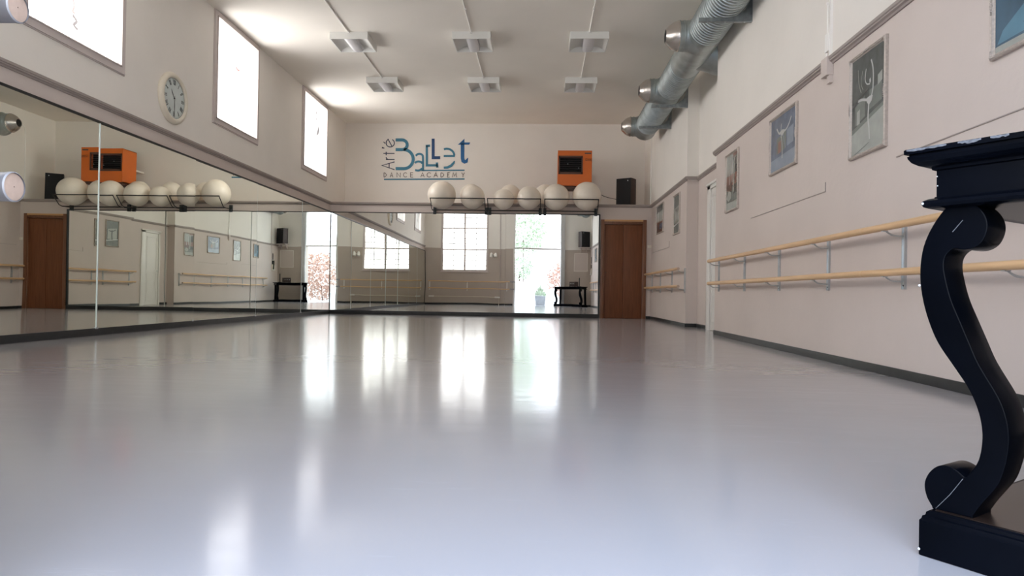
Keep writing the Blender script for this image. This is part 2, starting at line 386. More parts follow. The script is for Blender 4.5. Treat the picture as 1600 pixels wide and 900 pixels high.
# right wall: pilaster, niche, main wall
mb = MB()
for (x, y0, y1) in ((XM, .65, YM), (XN, YM, YP), (XR, YP, YC)):
    if x == XN:
        mb.box((x, y0, 0), (XN+.4, 9.72, ZP), M_mauve); mb.box((x, 10.60, 0), (XN+.4, y1, ZP), M_mauve); mb.box((x, 9.72, 2.17), (XN+.4, 10.60, ZP), M_mauve)
    else: mb.box((x, y0, 0), (XN+.4, y1, ZP), M_mauve)
    if x == XN: mb.box((XN+.1, 9.6, 0), (XN+.4, 10.7, 2.2), M_mauve)  # unseen backing behind the niche door, added to block leaking light
    mb.box((x, y0, ZP), (XN+.4, y1, ZC), M_white)
struct(mb, 'wall_right', 'long wall with the barres and framed photographs, mauve below and white above', 'wall')
q = rail_y(XM, YR, YM+.042, -1); q2 = rail_y(XN, YM, YP, -1); q3 = rail_y(XR, YP-.042, YB, -1)
for z in (q2, q3): q.add(z.v, z.f, M_rail)
q.box((XM-.0, YM, ZR-.046), (XN, YM+.042, ZR), M_rail); q.box((XR, YP-.042, ZR-.046), (XN, YP, ZR), M_rail)
struct(q, 'trim_3', 'brown-grey rail moulding stepping along the wall above the photographs', 'moulding')
def skirting(name, label, segs, h=.062, ma=M_black):
    q = MB()
    for a, b in segs: q.box((a[0], a[1], 0), (b[0], b[1], h), ma)
    return struct(q, name, label, 'baseboard', bevel=.004)
skirting('baseboard_right', 'black rubber skirting under the barres of the main wall', [((XM-.012, YR, 0), (XM, YM+.012, 0))])
skirting('baseboard_niche', 'black skirting wrapping the niche and the far pilaster', [((XN-.012, 10.61, 0), (XN, YP, 0)), ((XN-.012, YM, 0), (XN, 9.65, 0)), ((XR-.012, YP-.012, 0), (XN, YP, 0)), ((XR-.012, YP, 0), (XR, YB, 0)), ((2.275, YB-.012, 0), (XR-.012, YB, 0))])
skirting('baseboard_back', 'black plinth under the back wall mirrors', [((XL+.03, YB-.03, 0), (1.265, YB, 0))], .085)
skirting('baseboard_left', 'black plinth under the long row of mirrors', [((XL, YR, 0), (XL+.03, YB, 0))], .078)

# rear wall (seen in the mirrors): window and open garden door
WX0, WX1, WS, WT = -3.98, -2.06, 1.44, 4.15
OX0, OX1, OT = -.86, 1.05, 4.15
mb = MB()
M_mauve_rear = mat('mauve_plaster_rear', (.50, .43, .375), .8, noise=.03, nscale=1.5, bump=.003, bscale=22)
for (z0, z1, ma) in ((0, ZP-.03, M_mauve_rear), (ZP-.03, ZC, M_white)):
    for (x0, x1, a, b) in ((XL-.3, WX0, 0, ZC), (WX0, WX1, 0, WS), (WX0, WX1, WT, ZC), (WX1, OX0, 0, ZC), (OX0, OX1, OT, ZC), (OX1, XN+.4, 0, ZC)):
        c0, c1 = max(a, z0), min(b, z1)
        if c1 > c0: mb.box((x0, .65, c0), (x1, YR, c1), ma)
struct(mb, 'wall_rear', 'wall beside the garden door, seen in the mirrors, mauve below and white above', 'wall')
skirting('baseboard_rear', 'black skirting beneath the big rear window', [((XL, YR, 0), (OX0-.08, YR+.012, 0)), ((OX1+.08, YR, 0), (XM, YR+.012, 0))], .07)
# rear window
e = thing('window_5', 'big barred rear window reflected in the back mirrors', 'window', (0, YR, 0), kind='structure')
f = MB()
for (x0, x1, z0, z1) in ((WX0-.04, WX0+.04, WS-.04, WT+.04), (WX1-.04, WX1+.04, WS-.04, WT+.04), (WX0+.04, WX1-.04, WS-.04, WS+.04), (WX0+.04, WX1-.04, WT-.04, WT+.04)):
    f.box((x0, -.10, z0), (x1, .012, z1), M_frame)
f.box((WX0-.08, -.02, WS-.07), (WX1+.08, .05, WS-.04), M_frame)
xm = (WX0+WX1)/2
f.build('frame', e)
f = MB(); f.box((xm-.032, -.09, WS), (xm+.032, -.03, WT), M_frame)
f.build('mullion', e)
for z in (2.36, 3.24): box((WX0, -.09, z-.024), (WX1, -.04, z+.024), M_frame).build('transom', e)
for k in range(1, 4):
    if k != 2:
        x = WX0+(WX1-WX0)*k/4; MB().tube([(x, -.11, WS), (x, -.11, WT)], .013, M_steel, 6).build('grille_bar', e)
for z in (1.66, 1.88, 2.12, 2.60, 2.82, 3.04, 3.46, 3.70, 3.92): MB().tube([(WX0, -.11, z), (WX1, -.11, z)], .013, M_steel, 6).build('grille_bar', e)
box((WX0, -.16, WS), (WX1, -.15, WT), M_pane_rear).build('pane', e)
# door opening with transom frame
e = thing('door_2', 'tall open garden doorway with transom light, seen in the mirrors', 'doorway', (0, YR, 0), kind='structure')
f = MB()
f.box((OX0-.07, -.005, 0), (OX0, .012, OT+.06), M_whitepaint); f.box((OX1, -.005, 0), (OX1+.07, .012, OT+.06), M_whitepaint); f.box((OX0-.07, -.005, OT), (OX1+.07, .012, OT+.06), M_whitepaint)
f.build('frame', e)
box((OX0, -.10, 2.40), (OX1, -.04, 2.45), M_frame).build('transom', e)
# curtain beside the doorway
pts = [(1.06+.17*i/28, 1.0+.018*math.sin(i*1.35)) for i in range(29)]
q = MB(); q.ribbon((0, 0, .03), (1, 0, 0), (0, 1, 0), pts, .003, 4.0, M_curt)
tag(q.build('curtain', smooth=True, angle=1.5), 'narrow white curtain hanging at the doorway behind the black console', 'curtain')

# ------------------------------------------------------------------ mirrors
def mirror_left():
    e = thing('wall_mirror', 'long row of tall mirror panels on the wall below the high windows', 'mirror', (XL, 0, 0))
    ys = [YR+.03, 3.05, 5.02, 6.98, 8.96, 10.97, 13.07, YB-.006]
    tilt = [0, 0, .0030, -.0075, -.0045, -.001, 0]
    for i in range(7):
        y0, y1 = ys[i]+.003, ys[i+1]-.003; c = (y0+y1)/2; h = (y1-y0)/2
        g = MB(); g.box((-.003, -h, .079), (.003, h, 2.245), M_edge)
        g.v = [(x, y, z) for x, y, z in g.v]
        g.mi(M_mirror); g.m[3] = 1      # +X face of the pane is the silvered one
        o = g.build('mirror_panel', e); o.location = (.022, c, 0); o.rotation_euler = (0, 0, tilt[i])
    f = MB(); f.box((.0, YR+.02, 2.247), (.036, YB-.004, 2.268), M_blackline); f.box((0, YR+.01, .078), (.036, YR+.03, 2.268), M_blackline)
    f.build('frame', e)
    for y in ys[1:-1]: box((.0, y-.0042, .079), (.029, y+.0042, 2.246), M_edge).build('edge_strip', e)  # pale strip put in for the light caught at the glass edges
    for y in ys[1:-1]: box((.026, y-.02, .07), (.034, y+.02, .088), M_steel).build('clip', e)
def mirror_back():
    e = thing('wall_mirror', 'wide mirror on the back wall beside the brown door', 'mirror', (0, YB, 0))
    xs = [XL+.036, -2.84, -.80, 1.232]
    for i in range(3):
        x0, x1 = xs[i]+.0015, xs[i+1]-.0015; c = (x0+x1)/2; h = (x1-x0)/2
        g = MB(); g.box((-h, -.003, .086), (h, .003, 2.245), M_edge); g.mi(M_mirror2); g.m[2] = 1
        o = g.build('mirror_panel', e); o.location = (c, -.024, 0); o.rotation_euler = (0, 0, .0095)
    f = MB(); f.box((XL+.036, -.04, 2.246), (1.262, 0, 2.262), M_blackline); f.box((1.238, -.045, .085), (1.262, 0, 2.262), M_blackline)
    f.build('frame', e)
mirror_left(); mirror_back()

# ------------------------------------------------------------------ brown door
e = thing('door_1', 'brown walnut veneer door with a centre groove in the back wall', 'door', ((DX0+DX1)/2, YB, 0), kind='structure')
hw = (DX1-DX0)/2
box((-hw+.004, .035, .004), (-.003, .075, DZ-.03), M_door).build('door_leaf', e, bevel=.003)
box((.003, .035, .004), (hw-.004, .075, DZ-.03), M_door).build('door_leaf', e, bevel=.003)
f = MB(); f.box((-hw-.075, -.028, 0), (-hw, .0, 2.155), M_doorframe); f.box((hw, -.028, 0), (hw+.075, .0, 2.155), M_doorframe)
f.box((-hw, -.022, DZ), (hw, .0, 2.115), M_doorframe)
f.box((-hw-.0, 0, 0), (-hw+.012, .12, DZ), M_doorframe); f.box((hw-.012, 0, 0), (hw, .12, DZ), M_doorframe); f.box((-hw, 0, DZ-.022), (hw, .12, DZ), M_doorframe)
f.build('door_frame', e, bevel=.003)
o = box((-hw-.0, -.026, 2.116), (hw, 0, 2.152), M_doortop).build('head_strip', e); o['label'] = 'light oak strip over the door'
o = MB().lathe((-hw+.05, .035, 1.0), (0, -1, 0), [(0, .012), (.004, .012), (.006, .006)], M_brown, 12).build('keyhole', e, smooth=True)
box((-hw, .078, 0), (hw, .09, DZ), M_doorgap).build('groove_shadow', e)
# light switch
e = thing('light_switch', 'small cream light switch beside the brown door', 'switch', (2.335, YB, 1.545))
box((-.045, -.010, 0), (.045, 0, .062), M_cream).build('plate', e, bevel=.003)
box((-.03, -.015, .012), (-.004, -.009, .05), M_whitepaint).build('rocker', e)
# white door in the niche
e = thing('door_3', 'white painted door in the niche, seen edge-on past the barre end', 'door', (XN, 10.16, 0), kind='structure')
box((-.012, -.42, .005), (.03, .245, 2.14), M_whitepaint).build('door_leaf', e, bevel=.003)
box((.02, .245, .0), (.03, .262, 2.14), M_dark).build('door_gap', e)
f = MB()
for (y0, y1) in ((-.50, -.43), (.262, .44)): f.box((-.03, y0, 0), (.04, y1, 2.20), M_whitepaint)
f.box((-.03, -.5, 2.145), (.04, .44, 2.20), M_whitepaint); f.box((-.05, -.53, 2.20), (.0, .46, 2.235), M_whitepaint)
f.build('door_frame', e, bevel=.004)
for (z0, z1) in ((.12, .95), (1.05, 2.03)):
    q = MB()
    for (y0, y1, c0, c1) in ((-.33, -.31, z0, z1), (.14, .16, z0, z1), (-.33, .16, z0, z0+.02), (-.33, .16, z1-.02, z1)): q.box((-.018, y0, c0), (-.012, y1, c1), M_whitepaint)
    q.build('panel_moulding', e)
MB().tube([(-.012, -.37, 1.02), (-.05, -.37, 1.02), (-.06, -.35, 1.02), (-.06, -.26, 1.02)], .008, M_steel, 8).build('handle', e, smooth=True)

# ------------------------------------------------------------------ logo lettering on the upper back wall
def LG(zx, zy):      # zoom pixel (1600 wide view of the lettering) to metres on the wall
    u, v = zx/1600, zy/889
    x = -4.103+2.749*u+.026*v+(-.002)*u*v; z = 4.394+.014*u-1.525*v+.011*u*v
    return (x, z)
lg = thing('wall_lettering', 'blue dance academy logo lettering painted high on the back wall', 'sign', (0, YC-.004, 0))
lo, lex, ley = (0, 0, 0), (1, 0, 0), (0, 0, 1)
S = 2.749/1600
def stroke(name, polys, ma, wd, closed=False):
    q = MB()
    for p in polys:
        ww = wd
        if isinstance(p, tuple) and isinstance(p[0], list): p, ww = p
        pts = [LG(*a) for a in p]
        q.ribbon(lo, lex, ley, pts, [x*S for x in ww] if isinstance(ww, list) else ww*S, .004, ma, closed)
    o = q.build(name, lg); return o
def fill(q, pts, ma): q.frame(lo, lex, ley, [LG(*a) for a in pts], .004, ma)
# B
stroke('letter_b', [[(340, 165), (430, 165)]+arc(430, 232, 72, 67, -90, 90, 14)[1:]+[(340, 299)],
                    [(455, 299)]+arc(455, 432, 130, 132, -80, 90, 18)+[(340, 563)]], M_teal, 42)
# a
stroke('letter_a', [[(620, 385)]+arc(672, 400, 50, 42, 200, 340, 10)[1:]+[(722, 430), (722, 590)],
                    arc(660, 500, 52, 36, 200, 350, 10), [(612, 585)]+arc(650, 540, 62, 50, 110, 20, 10)], M_teal, 28)
# l , L
stroke('letter_l', [[(775, 245), (775, 518), (925, 518)], [(915, 478), (920, 548)], [(760, 250), (820, 246)]], M_teal, 32)
stroke('letter_l', [[(863, 148), (863, 412), (960, 412)]], M_navy, 40)
# e
stroke('letter_e', [[(1012, 295)]+arc(1050, 380, 105, 92, -95, -5, 14)+[(1150, 388), (1010, 388)],
                    ([(1010, 552), (1060, 548), (1110, 525), (1150, 480), (1160, 458)], [30, 34, 36, 28, 12])], M_teal, 28)
# t
q = MB(); fill(q, [(1205, 232), (1296, 148), (1296, 200), (1376, 200), (1362, 230), (1296, 230), (1250, 232)], M_blue); q.build('letter_t', lg)
stroke('letter_t_stem', [([(1270, 210), (1270, 420), (1278, 455), (1300, 470), (1325, 462), (1345, 415)], [50, 50, 50, 48, 40, 8])], M_blue, 50)
# Art'e, turned upright: written bottom to top
stroke('letter_small_a', [[(325, 470), (150, 520), (325, 578)], [(250, 492), (250, 553)]], M_inkblue, 13)
stroke('letter_small_r', [[(325, 437), (205, 437)], [(240, 437), (215, 425), (207, 405)]], M_inkblue, 13)
stroke('letter_small_t', [[(325, 352), (170, 352)], [(208, 330), (208, 378)]], M_inkblue, 13)
stroke('apostrophe', [([(150, 272), (185, 280)], [22, 10])], M_inkblue, 13)
stroke('letter_small_e', [[(232, 150), (292, 258)], arc(265, 208, 58, 55, 240, -60, 22), [(172, 192), (195, 215)]], M_inkblue, 12)
# rules
stroke('rule', [[(700, 590), (1298, 586)]], M_teal, 18)
stroke('rule', [[(178, 713), (1298, 708)]], M_teal, 18)
# DANCE ACADEMY
def LW(x, w, c):
    t, b = 620, 683; mid = 651
    return {'D': [[(x, t), (x, b)], [(x, t), (x+w*.6, t+8), (x+w, mid), (x+w*.6, b-8), (x, b)]],
            'A': [[(x, b), (x+w/2, t), (x+w, b)], [(x+w*.2, b-20), (x+w*.8, b-20)]],
            'N': [[(x, b), (x, t), (x+w, b), (x+w, t)]],
            'C': [arc(x+w*.6, mid, w*.6, 31, -40, -320, 12)],
            'E': [[(x+w, t), (x, t), (x, b), (x+w, b)], [(x, mid), (x+w*.85, mid)]],
            'M': [[(x, b), (x+w*.15, t), (x+w/2, b-15), (x+w*.85, t), (x+w, b)]],
            'Y': [[(x, t), (x+w/2, mid), (x+w, t)], [(x+w/2, mid), (x+w*.4, b)]]}[c]
for c, x, w_ in (('D', 178, 34), ('A', 265, 38), ('N', 358, 48), ('C', 450, 44), ('E', 548, 36), ('A', 690, 50), ('C', 776, 50), ('A', 872, 54), ('D', 970, 42), ('E', 1060, 32), ('M', 1132, 58), ('Y', 1258, 40)):
    stroke('letter_'+c.lower(), LW(x, w_, c), M_brownink, 8)

# ------------------------------------------------------------------ orange heater
e = thing('unit_heater', 'orange fan heater mounted high on the back wall above the balls', 'heater', (.323, 15.02, 2.912))
Wd, Hh, Dp = .75, .775, .50
f = MB(); gx0, gx1, gz0, gz1 = .015, .55, .25, .66
f.box((0, 0, 0), (Wd, .02, gz0), M_orange); f.box((0, 0, gz1), (Wd, .02, Hh), M_orange); f.box((0, 0, gz0), (gx0, .02, gz1), M_orange); f.box((gx1, 0, gz0), (Wd, .02, gz1), M_orange)
f.box((0, .02, 0), (.015, Dp, Hh), M_orange); f.box((Wd-.015, .02, 0), (Wd, Dp, Hh), M_orange); f.box((0, .02, Hh-.015), (Wd, Dp, Hh), M_orange); f.box((0, .02, 0), (Wd, Dp, .015), M_orange)
f.build('cabinet', e)
f = MB()
for (a, b, c, d) in ((gx0, gx1, gz0, gz0+.05), (gx0, gx1, gz1-.04, gz1), (gx0, gx0+.03, gz0, gz1), (gx1-.03, gx1, gz0, gz1)): f.box((a, -.006, c), (b, .015, d), M_brown)
f.build('grille_frame', e)
box((gx0, .12, gz0), (gx1, .13, gz1), M_dark).build('grille_back', e)
for k in range(7):
    z = gz0+.075+k*.045
    f = MB(); f.frame((gx0+.03, .02, z), (0, 1, 0), (0, 0, 1), [(0, 0), (.05, .022), (.05, .026), (0, .006)], gx1-gx0-.06, M_lou, ez=(1, 0, 0)); f.build('louver', e)
for z in (.42, .33): MB().lathe((.22 if z > .4 else .46, .012, z+.06), (0, -1, 0), [(0, .012), (.01, .01)], M_steel, 10).build('burner_part', e)
f = MB(); f.box((.59, -.003, .70), (.73, 0, .73), M_ink)
for k in range(4): f.box((.60+k*.032, -.004, .707), (.62+k*.032, -.002, .723), M_brown)
f.build('name_plate', e)
f = MB()
f.ribbon((.60, 0, .60), (1, 0, 0), (0, 0, 1), arc(.026, -.02, .022, .022, 40, 320, 10), .008, -.004, M_ink)
for k in range(3): f.ribbon((.645+k*.035, 0, .575), (1, 0, 0), (0, 0, 1), [(0, -.02), (.004, .02), (.026, .018), (.026, -.02)], .008, -.004, M_ink)
f.box((.60, -.003, .545), (.75, 0, .55), M_ink)
f.build('control_marks', e)
box((.03, .06, -.055), (Wd-.06, Dp, 0), M_brown).build('base_duct', e)
for x in (.1, .62): box((x, Dp, .35), (x+.04, .96, .39), M_white).build('wall_arm', e)

# ------------------------------------------------------------------ ledge loudspeaker and cable
def speaker(name, label, loc, rz, w_, d_, h_, rx=0):
    e = thing(name, label, 'speaker', loc, rz); e.rotation_euler = (rx, 0, rz)
    box((-w_/2, -d_/2+.015, 0), (w_/2, d_/2, h_), M_spkside).build('cabinet', e, bevel=.004)
    box((-w_/2+.006, -d_/2, .006), (w_/2-.006, -d_/2+.015, h_-.006), M_spkfront).build('front_cloth', e, bevel=.003)
    box((w_*.27, -d_/2-.003, h_-.07), (w_*.27+.02, -d_/2, h_-.05), M_steel).build('badge', e)
    return e
speaker('loudspeaker', 'dark wooden loudspeaker standing on the ledge above the brown door', (1.86, 15.28, ZR-.004), -math.radians(33), .36, .27, .63)
q = MB(); q.tube(catmull([(1.078, 15.30, 3.0), (1.2, 15.25, 2.82), (1.4, 15.28, 2.71), (1.70, 15.385, 2.66)], 6, False), .006, M_wire, 8)
tag(q.build('speaker_cable', smooth=True), 'thin black cable sagging from the balls to the loudspeaker', 'cable')

# ------------------------------------------------------------------ ball racks and balls
def ball_rack(label, x0, x1):
    e = thing('ball_rack', label, 'rack', ((x0+x1)/2, YB, 2.29), group='black wire ball racks over the mirror')
    h = (x1-x0)/2; r = .0115
    MB().tube([(-h, -.62, .215), (h, -.62, .215)], r, M_wire, 8).build('upper_bar', e, smooth=True)
    MB().tube([(-h, -.32, 0), (h, -.32, 0)], r, M_wire, 8).build('lower_bar', e, smooth=True)
    for sx in (-1, 1):
        x = sx*h*.985
        MB().tube([(x, -.62, .215), (x*.995, -.42, .02), (x*.99, -.32, 0), (x*.985, -.05, .01)], r*.8, M_wire, 8).build('side_arm', e, smooth=True)
        f = MB(); f.box((x*.985-.032, -.05, -.06), (x*.985+.032, 0, .095), M_bracket); f.box((x*.985-.035, -.02, .015), (x*.985+.035, -.05, .035), M_bracket)
        for zz in (-.03, .065): f.lathe((x*.985, -.05, zz), (0, -1, 0), [(0, .01), (.006, .008)], M_wire, 8)
        f.build('wall_bracket', e)
ball_rack('black wire rack with two balls under the blue lettering', -2.39, -1.215)
ball_rack('middle black wire rack holding the two smallest front balls', -1.175, -.035)
ball_rack('black wire rack below the orange heater', .035, 1.18)
balls = [(-2.179, 14.58, 2.612, .305, 'large cream exercise ball at the rack end nearest the long mirrors', 1),
         (-1.51, 14.58, 2.572, .262, 'cream exercise ball under the end of the blue lettering', 1),
         (-.841, 14.59, 2.535, .226, 'smallest cream exercise ball in the front row of the racks', 1),
         (-.294, 14.585, 2.568, .255, 'cream exercise ball on the middle rack, beside the smallest ball', 1),
         (.288, 14.58, 2.59, .285, 'cream exercise ball on the rack just before the orange heater', 1),
         (.945, 14.58, 2.618, .308, 'large cream exercise ball partly covering the orange heater', 1),
         (-.735, 15.22, ZR-.003+.237, .237, 'cream exercise ball on the ledge peeking out behind the smallest ball', 2),
         (.055, 15.22, ZR-.003+.243, .243, 'cream exercise ball on the ledge behind the middle and heater-side racks', 2),
         (-1.62, 15.22, ZR-.003+.24, .24, 'rear cream exercise ball hidden behind the rack balls, visible in the mirror', 2)]
for x, y, z, r, lb, row in balls:
    e = thing('exercise_ball', lb, 'ball', (x, y, z), random.uniform(0, 3), 'cream exercise balls over the mirror')
    q = MB(); q.sphere((0, 0, 0), r, M_ball, 40, 28, (1, 1, .985)); o = q.build('ball_skin', e, smooth=True, angle=3); o.rotation_euler = (random.uniform(-.3, .3), random.uniform(-.3, .3), 0)
    q = MB()
    for k in (-3, -2, -1, 0, 1, 2, 3):
        a = k*.16; q.lathe((0, 0, r*.985*math.sin(a)), (0, 0, 1), [(-.0012, r*math.cos(a)-.002), (0, r*math.cos(a)+.0012), (.0012, r*math.cos(a)-.002)], M_ball, 40, False)
    o = q.build('grip_rings', e, smooth=True, angle=3)
    q = MB(); q.lathe((0, 0, -r*.985+.002), (0, 0, -1), [(-.002, .012), (.001, .01)], M_ball, 12); q.build('plug', e)

# ------------------------------------------------------------------ ceiling lamps and conduits
def lamp():
    e = thing('ceiling_lamp', '', 'lamp', group='square ceiling lamps')
    h = .295; zb, zt = -.11, 0
    f = MB()
    for (x0, x1, y0, y1) in ((-h, h, -h, -h+.014), (-h, h, h-.014, h), (-h, -h+.014, -h, h), (h-.014, h, -h, h)): f.box((x0, y0, zb), (x1, y1, zt), M_lampwhite)
    f.box((-h, -h, -.012), (h, h, zt), M_lampwhite)
    f.build('housing', e)
    for s in (-1, 1):
        q = MB(); pr_ = [(s*(h-.014), zb+.004), (s*.24, zb+.035), (s*.18, zb+.065), (s*.11, zb+.075), (s*.09, zb+.07), (s*.09, zb+.085), (s*(h-.014), zb+.085)]
        q.frame((0, -h+.05, 0), (1, 0, 0), (0, 0, 1), pr_, 2*h-.10, M_lampin, ez=(0, 1, 0)); q.build('reflector', e, smooth=True)
    for s in (-1, 1):
        q = MB(); q.frame((-h+.014, 0, 0), (0, 1, 0), (0, 0, 1), [(s*(h-.014), zb+.002), (s*(h-.06), zb+.08), (s*(h-.014), zb+.08)], 2*h-.028, M_lampin, ez=(1, 0, 0)); q.build('end_plate', e)
    q = MB(); q.frame((0, -h+.014, 0), (1, 0, 0), (0, 0, 1), [(-.085, zb+.08), (-.085, zb+.02), (-.06, zb+.006), (-.02, zb), (.02, zb), (.06, zb+.006), (.085, zb+.02), (.085, zb+.08)], 2*h-.028, M_lampdif, ez=(0, 1, 0)); q.build('centre_cover', e, smooth=True)
    return e
L0 = lamp(); first = True
xs = [(-3.03, 'by the high windows'), (-1.13, 'in the middle column'), (.675, 'nearest the silver duct')]
ysl = [(10.62, 'front row'), (12.80, 'far row')]
for x, t1 in xs:
    for y, t2 in ysl:
        o = L0 if first else copy_tree(L0); first = False
        o.location = (x, y, ZC); o['label'] = 'square white ceiling lamp of the %s, %s' % (t2, t1)
for x, t1 in xs:
    e = thing('ceiling_conduit', 'thin white conduit linking the ceiling lamps %s' % t1, 'conduit', (x-.0, 0, ZC-.011), group='ceiling conduits')
    for (a, b) in ((6.0, 10.62-.295), (10.62+.295, 12.80-.295)):
        MB().tube([(0, a, 0), (0, b, 0)], .011, M_conduit, 8).build('tube', e, smooth=True)
        box((-.016, b-.045, -.014), (.016, b, .011), M_conduit).build('connector', e)
    box((-.016, 9.45, -.014), (.016, 9.48, .011), M_conduit).build('clip', e)

# ------------------------------------------------------------------ spiral duct
DXc, DZc, DR = 2.065, 3.92, .222
e = thing('air_duct', 'galvanised spiral air duct running under the ceiling along the barre wall', 'duct', (DXc, 0, DZc))
def ribbed(y0, y1, pitch, amp=.010):
    prof = []; y = y0; k = max(1, int((y1-y0)/pitch)); pitch = (y1-y0)/k
    for i in range(k):
        a = y0+i*pitch; prof += [(a, DR), (a+pitch*.72, DR), (a+pitch*.80, DR+amp), (a+pitch*.92, DR+amp)]
    prof.append((y1, DR)); q = MB(); q.lathe((0, 0, 0), (0, 1, 0), prof, M_duct, 40, False)
    for i in range(k):
        a = y0+i*pitch; q.lathe((0, 0, 0), (0, 1, 0), [(a+pitch*.93, DR+.011), (a+pitch*1.06, DR+.0095)], M_ductseam, 40, False)
    return q
def smoothsec(y0, y1):
    return MB().lathe((0, 0, 0), (0, 1, 0), [(y0, DR+.004), (y0+.02, DR+.007), (y0+.04, DR+.004), (y1-.04, DR+.004), (y1-.02, DR+.007), (y1, DR+.004)], M_duct, 40, False)
NZ = [1.75, 4.16, 6.56, 8.97, 11.37, 13.80]
cur = 1.45
for n in NZ[:-1]:
    a, b = n-.28, n+.30
    if n == 8.97: b = 9.98
    if a > cur: ribbed(cur, a, .066).build('spiral_section', e, smooth=True, angle=.9)
    smoothsec(max(cur, a), b).build('saddle_section', e, smooth=True, angle=.9); cur = b
ribbed(cur, 13.5, .05).build('spiral_section', e, smooth=True, angle=.9)
MB().lathe((0, 0, 0), (0, 1, 0), [(13.5, DR+.004), (13.52, DR+.008), (13.54, DR+.004), (13.98, DR+.004), (14.0, DR+.01), (14.02, DR), (14.07, DR*.8), (14.09, DR*.4), (14.095, .01)], M_duct, 40, True).build('end_cap', e, smooth=True, angle=.7)
MB().lathe((0, 0, 0), (0, -1, 0), [(-1.46, DR), (-1.44, DR+.01), (-1.42, DR*.8), (-1.41, .01)], M_duct, 40, True).build('end_cap', e, smooth=True, angle=.7)
for n in NZ:
    q = MB(); q.lathe((-.06, n, 0), (-1, 0, 0), [(0, .235), (.08, .225), (.13, .196), (.185, .192), (.19, .199), (.205, .199), (.21, .192), (.245, .192), (.25, .199), (.262, .199)], M_duct, 36, False)
    q.build('branch_collar', e, smooth=True, angle=.5)
    q = MB(); q.lathe((-.32, n, 0), (-1, 0, 0), [(0, .198), (.012, .198), (.014, .190), (.05, .182), (.09, .160), (.125, .130), (.15, .104), (.165, .092), (.17, .088), (.168, .082)], M_nozzle, 40, False)
    nz = q.build('nozzle', e, smooth=True, angle=.7); nz['label'] = 'rounded aluminium nozzle'
    MB().lathe((-.43, n, 0), (-1, 0, 0), [(.03, .086), (.052, .074), (.053, .001)], M_dark, 24, False).build('nozzle_throat', nz)  # black disc standing in for the shade inside the opening
q = MB(); q.lathe((.05, 9.62, 0), (1, 0, 0), [(0, .215), (.10, .232), (.24, .272), (.33, .300), (.34, .308), (.352, .300), (.38, .300), (.39, .308), (.402, .300), (.49, .300), (.50, .308)], M_duct, 40, False)
q.build('wall_branch', e, smooth=True, angle=.5)
for y, xw in ((4.15-.6, XM), (5.85, XM), (7.79, XM), (11.345, XR), (12.78, XR)):
    b = thing('duct_bracket', '', 'bracket', (xw, y, 3.64), group='steel duct brackets')
    ln = .60
    f = MB(); f.box((-ln, -.02, -.006), (0, .02, .0), M_ductpl); f.box((-ln, -.003, -.006), (0, .003, .045), M_ductpl); f.build('arm', b)
    f = MB(); f.box((-.006, -.02, -.006), (0, .02, .42), M_ductpl); f.build('wall_plate', b)
    f = MB(); f.frame((0, -.002, 0), (-1, 0, 0), (0, 0, 1), [(0, 0), (.52, 0), (.44, .035), (.30, .04), (.17, .065), (.075, .14), (.035, .25), (.045, .38), (.03, .42), (0, .42)], .004, M_ductpl, ez=(0, 1, 0)); f.build('gusset', b)
    for xx in (.08, .3, .5): MB().lathe((-xx, 0, -.006), (0, 0, -1), [(0, .009), (.005, .007)], M_steel, 8).build('bolt', b)
    b['label'] = {3.55: 'duct bracket high on the wall nearest the garden door', 5.85: 'duct bracket above the blue landscape photograph side of the wall',
                  7.79: 'triangular steel duct bracket at the top edge, before the wall branch', 11.345: 'triangular steel duct bracket at the pilaster edge',
                  12.78: 'triangular steel duct bracket closest to the far duct end'}[round(y, 3)]

# ------------------------------------------------------------------ barres
def bar_bracket(parent, xw, y, xb, zs):
    f = MB(); f.box((xw-.009, y-.019, min(zs)-.105), (xw, y+.019, max(zs)+.012), M_steel)
    f.box((xw-.016, y-.019, min(zs)-.105), (xw-.009, y-.014, max(zs)+.012), M_steel); f.box((xw-.016, y+.014, min(zs)-.105), (xw-.009, y+.019, max(zs)+.012), M_steel)
    b = f.build('wall_bracket', parent)
    MB().lathe((xw-.009, y, min(zs)-.08), (-1, 0, 0), [(0, .007), (.004, .005)], M_dark, 8).build('screw', b)
    for z in zs:
        q = MB(); q.tube(catmull([(xw-.005, y, z-.055), (xw-.05, y, z-.055), (xw-.09, y, z-.048), (xb+.012, y, z-.026)], 5, False), .006, M_steel, 8)
        q.box((xb-.012, y-.015, z-.0275), (xb+.018, y+.015, z-.0225), M_steel)
        q.box((xw-.014, y-.016, z-.075), (xw-.006, y+.016, z-.035), M_steel)
        q.build('arm', b, smooth=True)
XB = 2.205
for z, lb in ((.978, 'upper beech barre on the long wall below the photographs'), (.684, 'lower beech barre on the long wall below the photographs')):
    e = thing('ballet_barre', lb, 'barre', (XB, 0, z), group='beech barres of the long wall')
    ys_ = [2.3, 4.75, 6.95, 9.08]
    for i in range(3):
        q = MB(); q.tube([(0, ys_[i]+(.001 if i else 0), 0), (0, ys_[i+1]-.001, 0)], .0235, M_wood, 20); q.build('rail_length', e, smooth=True)
        if i: MB().lathe((0, ys_[i]-.02, 0), (0, 1, 0), [(0, .0237), (.003, .0242), (.037, .0242), (.04, .0237)], M_wood, 20).build('joint_sleeve', e, smooth=True)
    for yy, s in ((2.3, -1), (9.08, 1)): MB().lathe((0, yy, 0), (0, s, 0), [(0, .0235), (.003, .0225), (.0035, .001)], M_endgrain, 20).build('end_face', e)
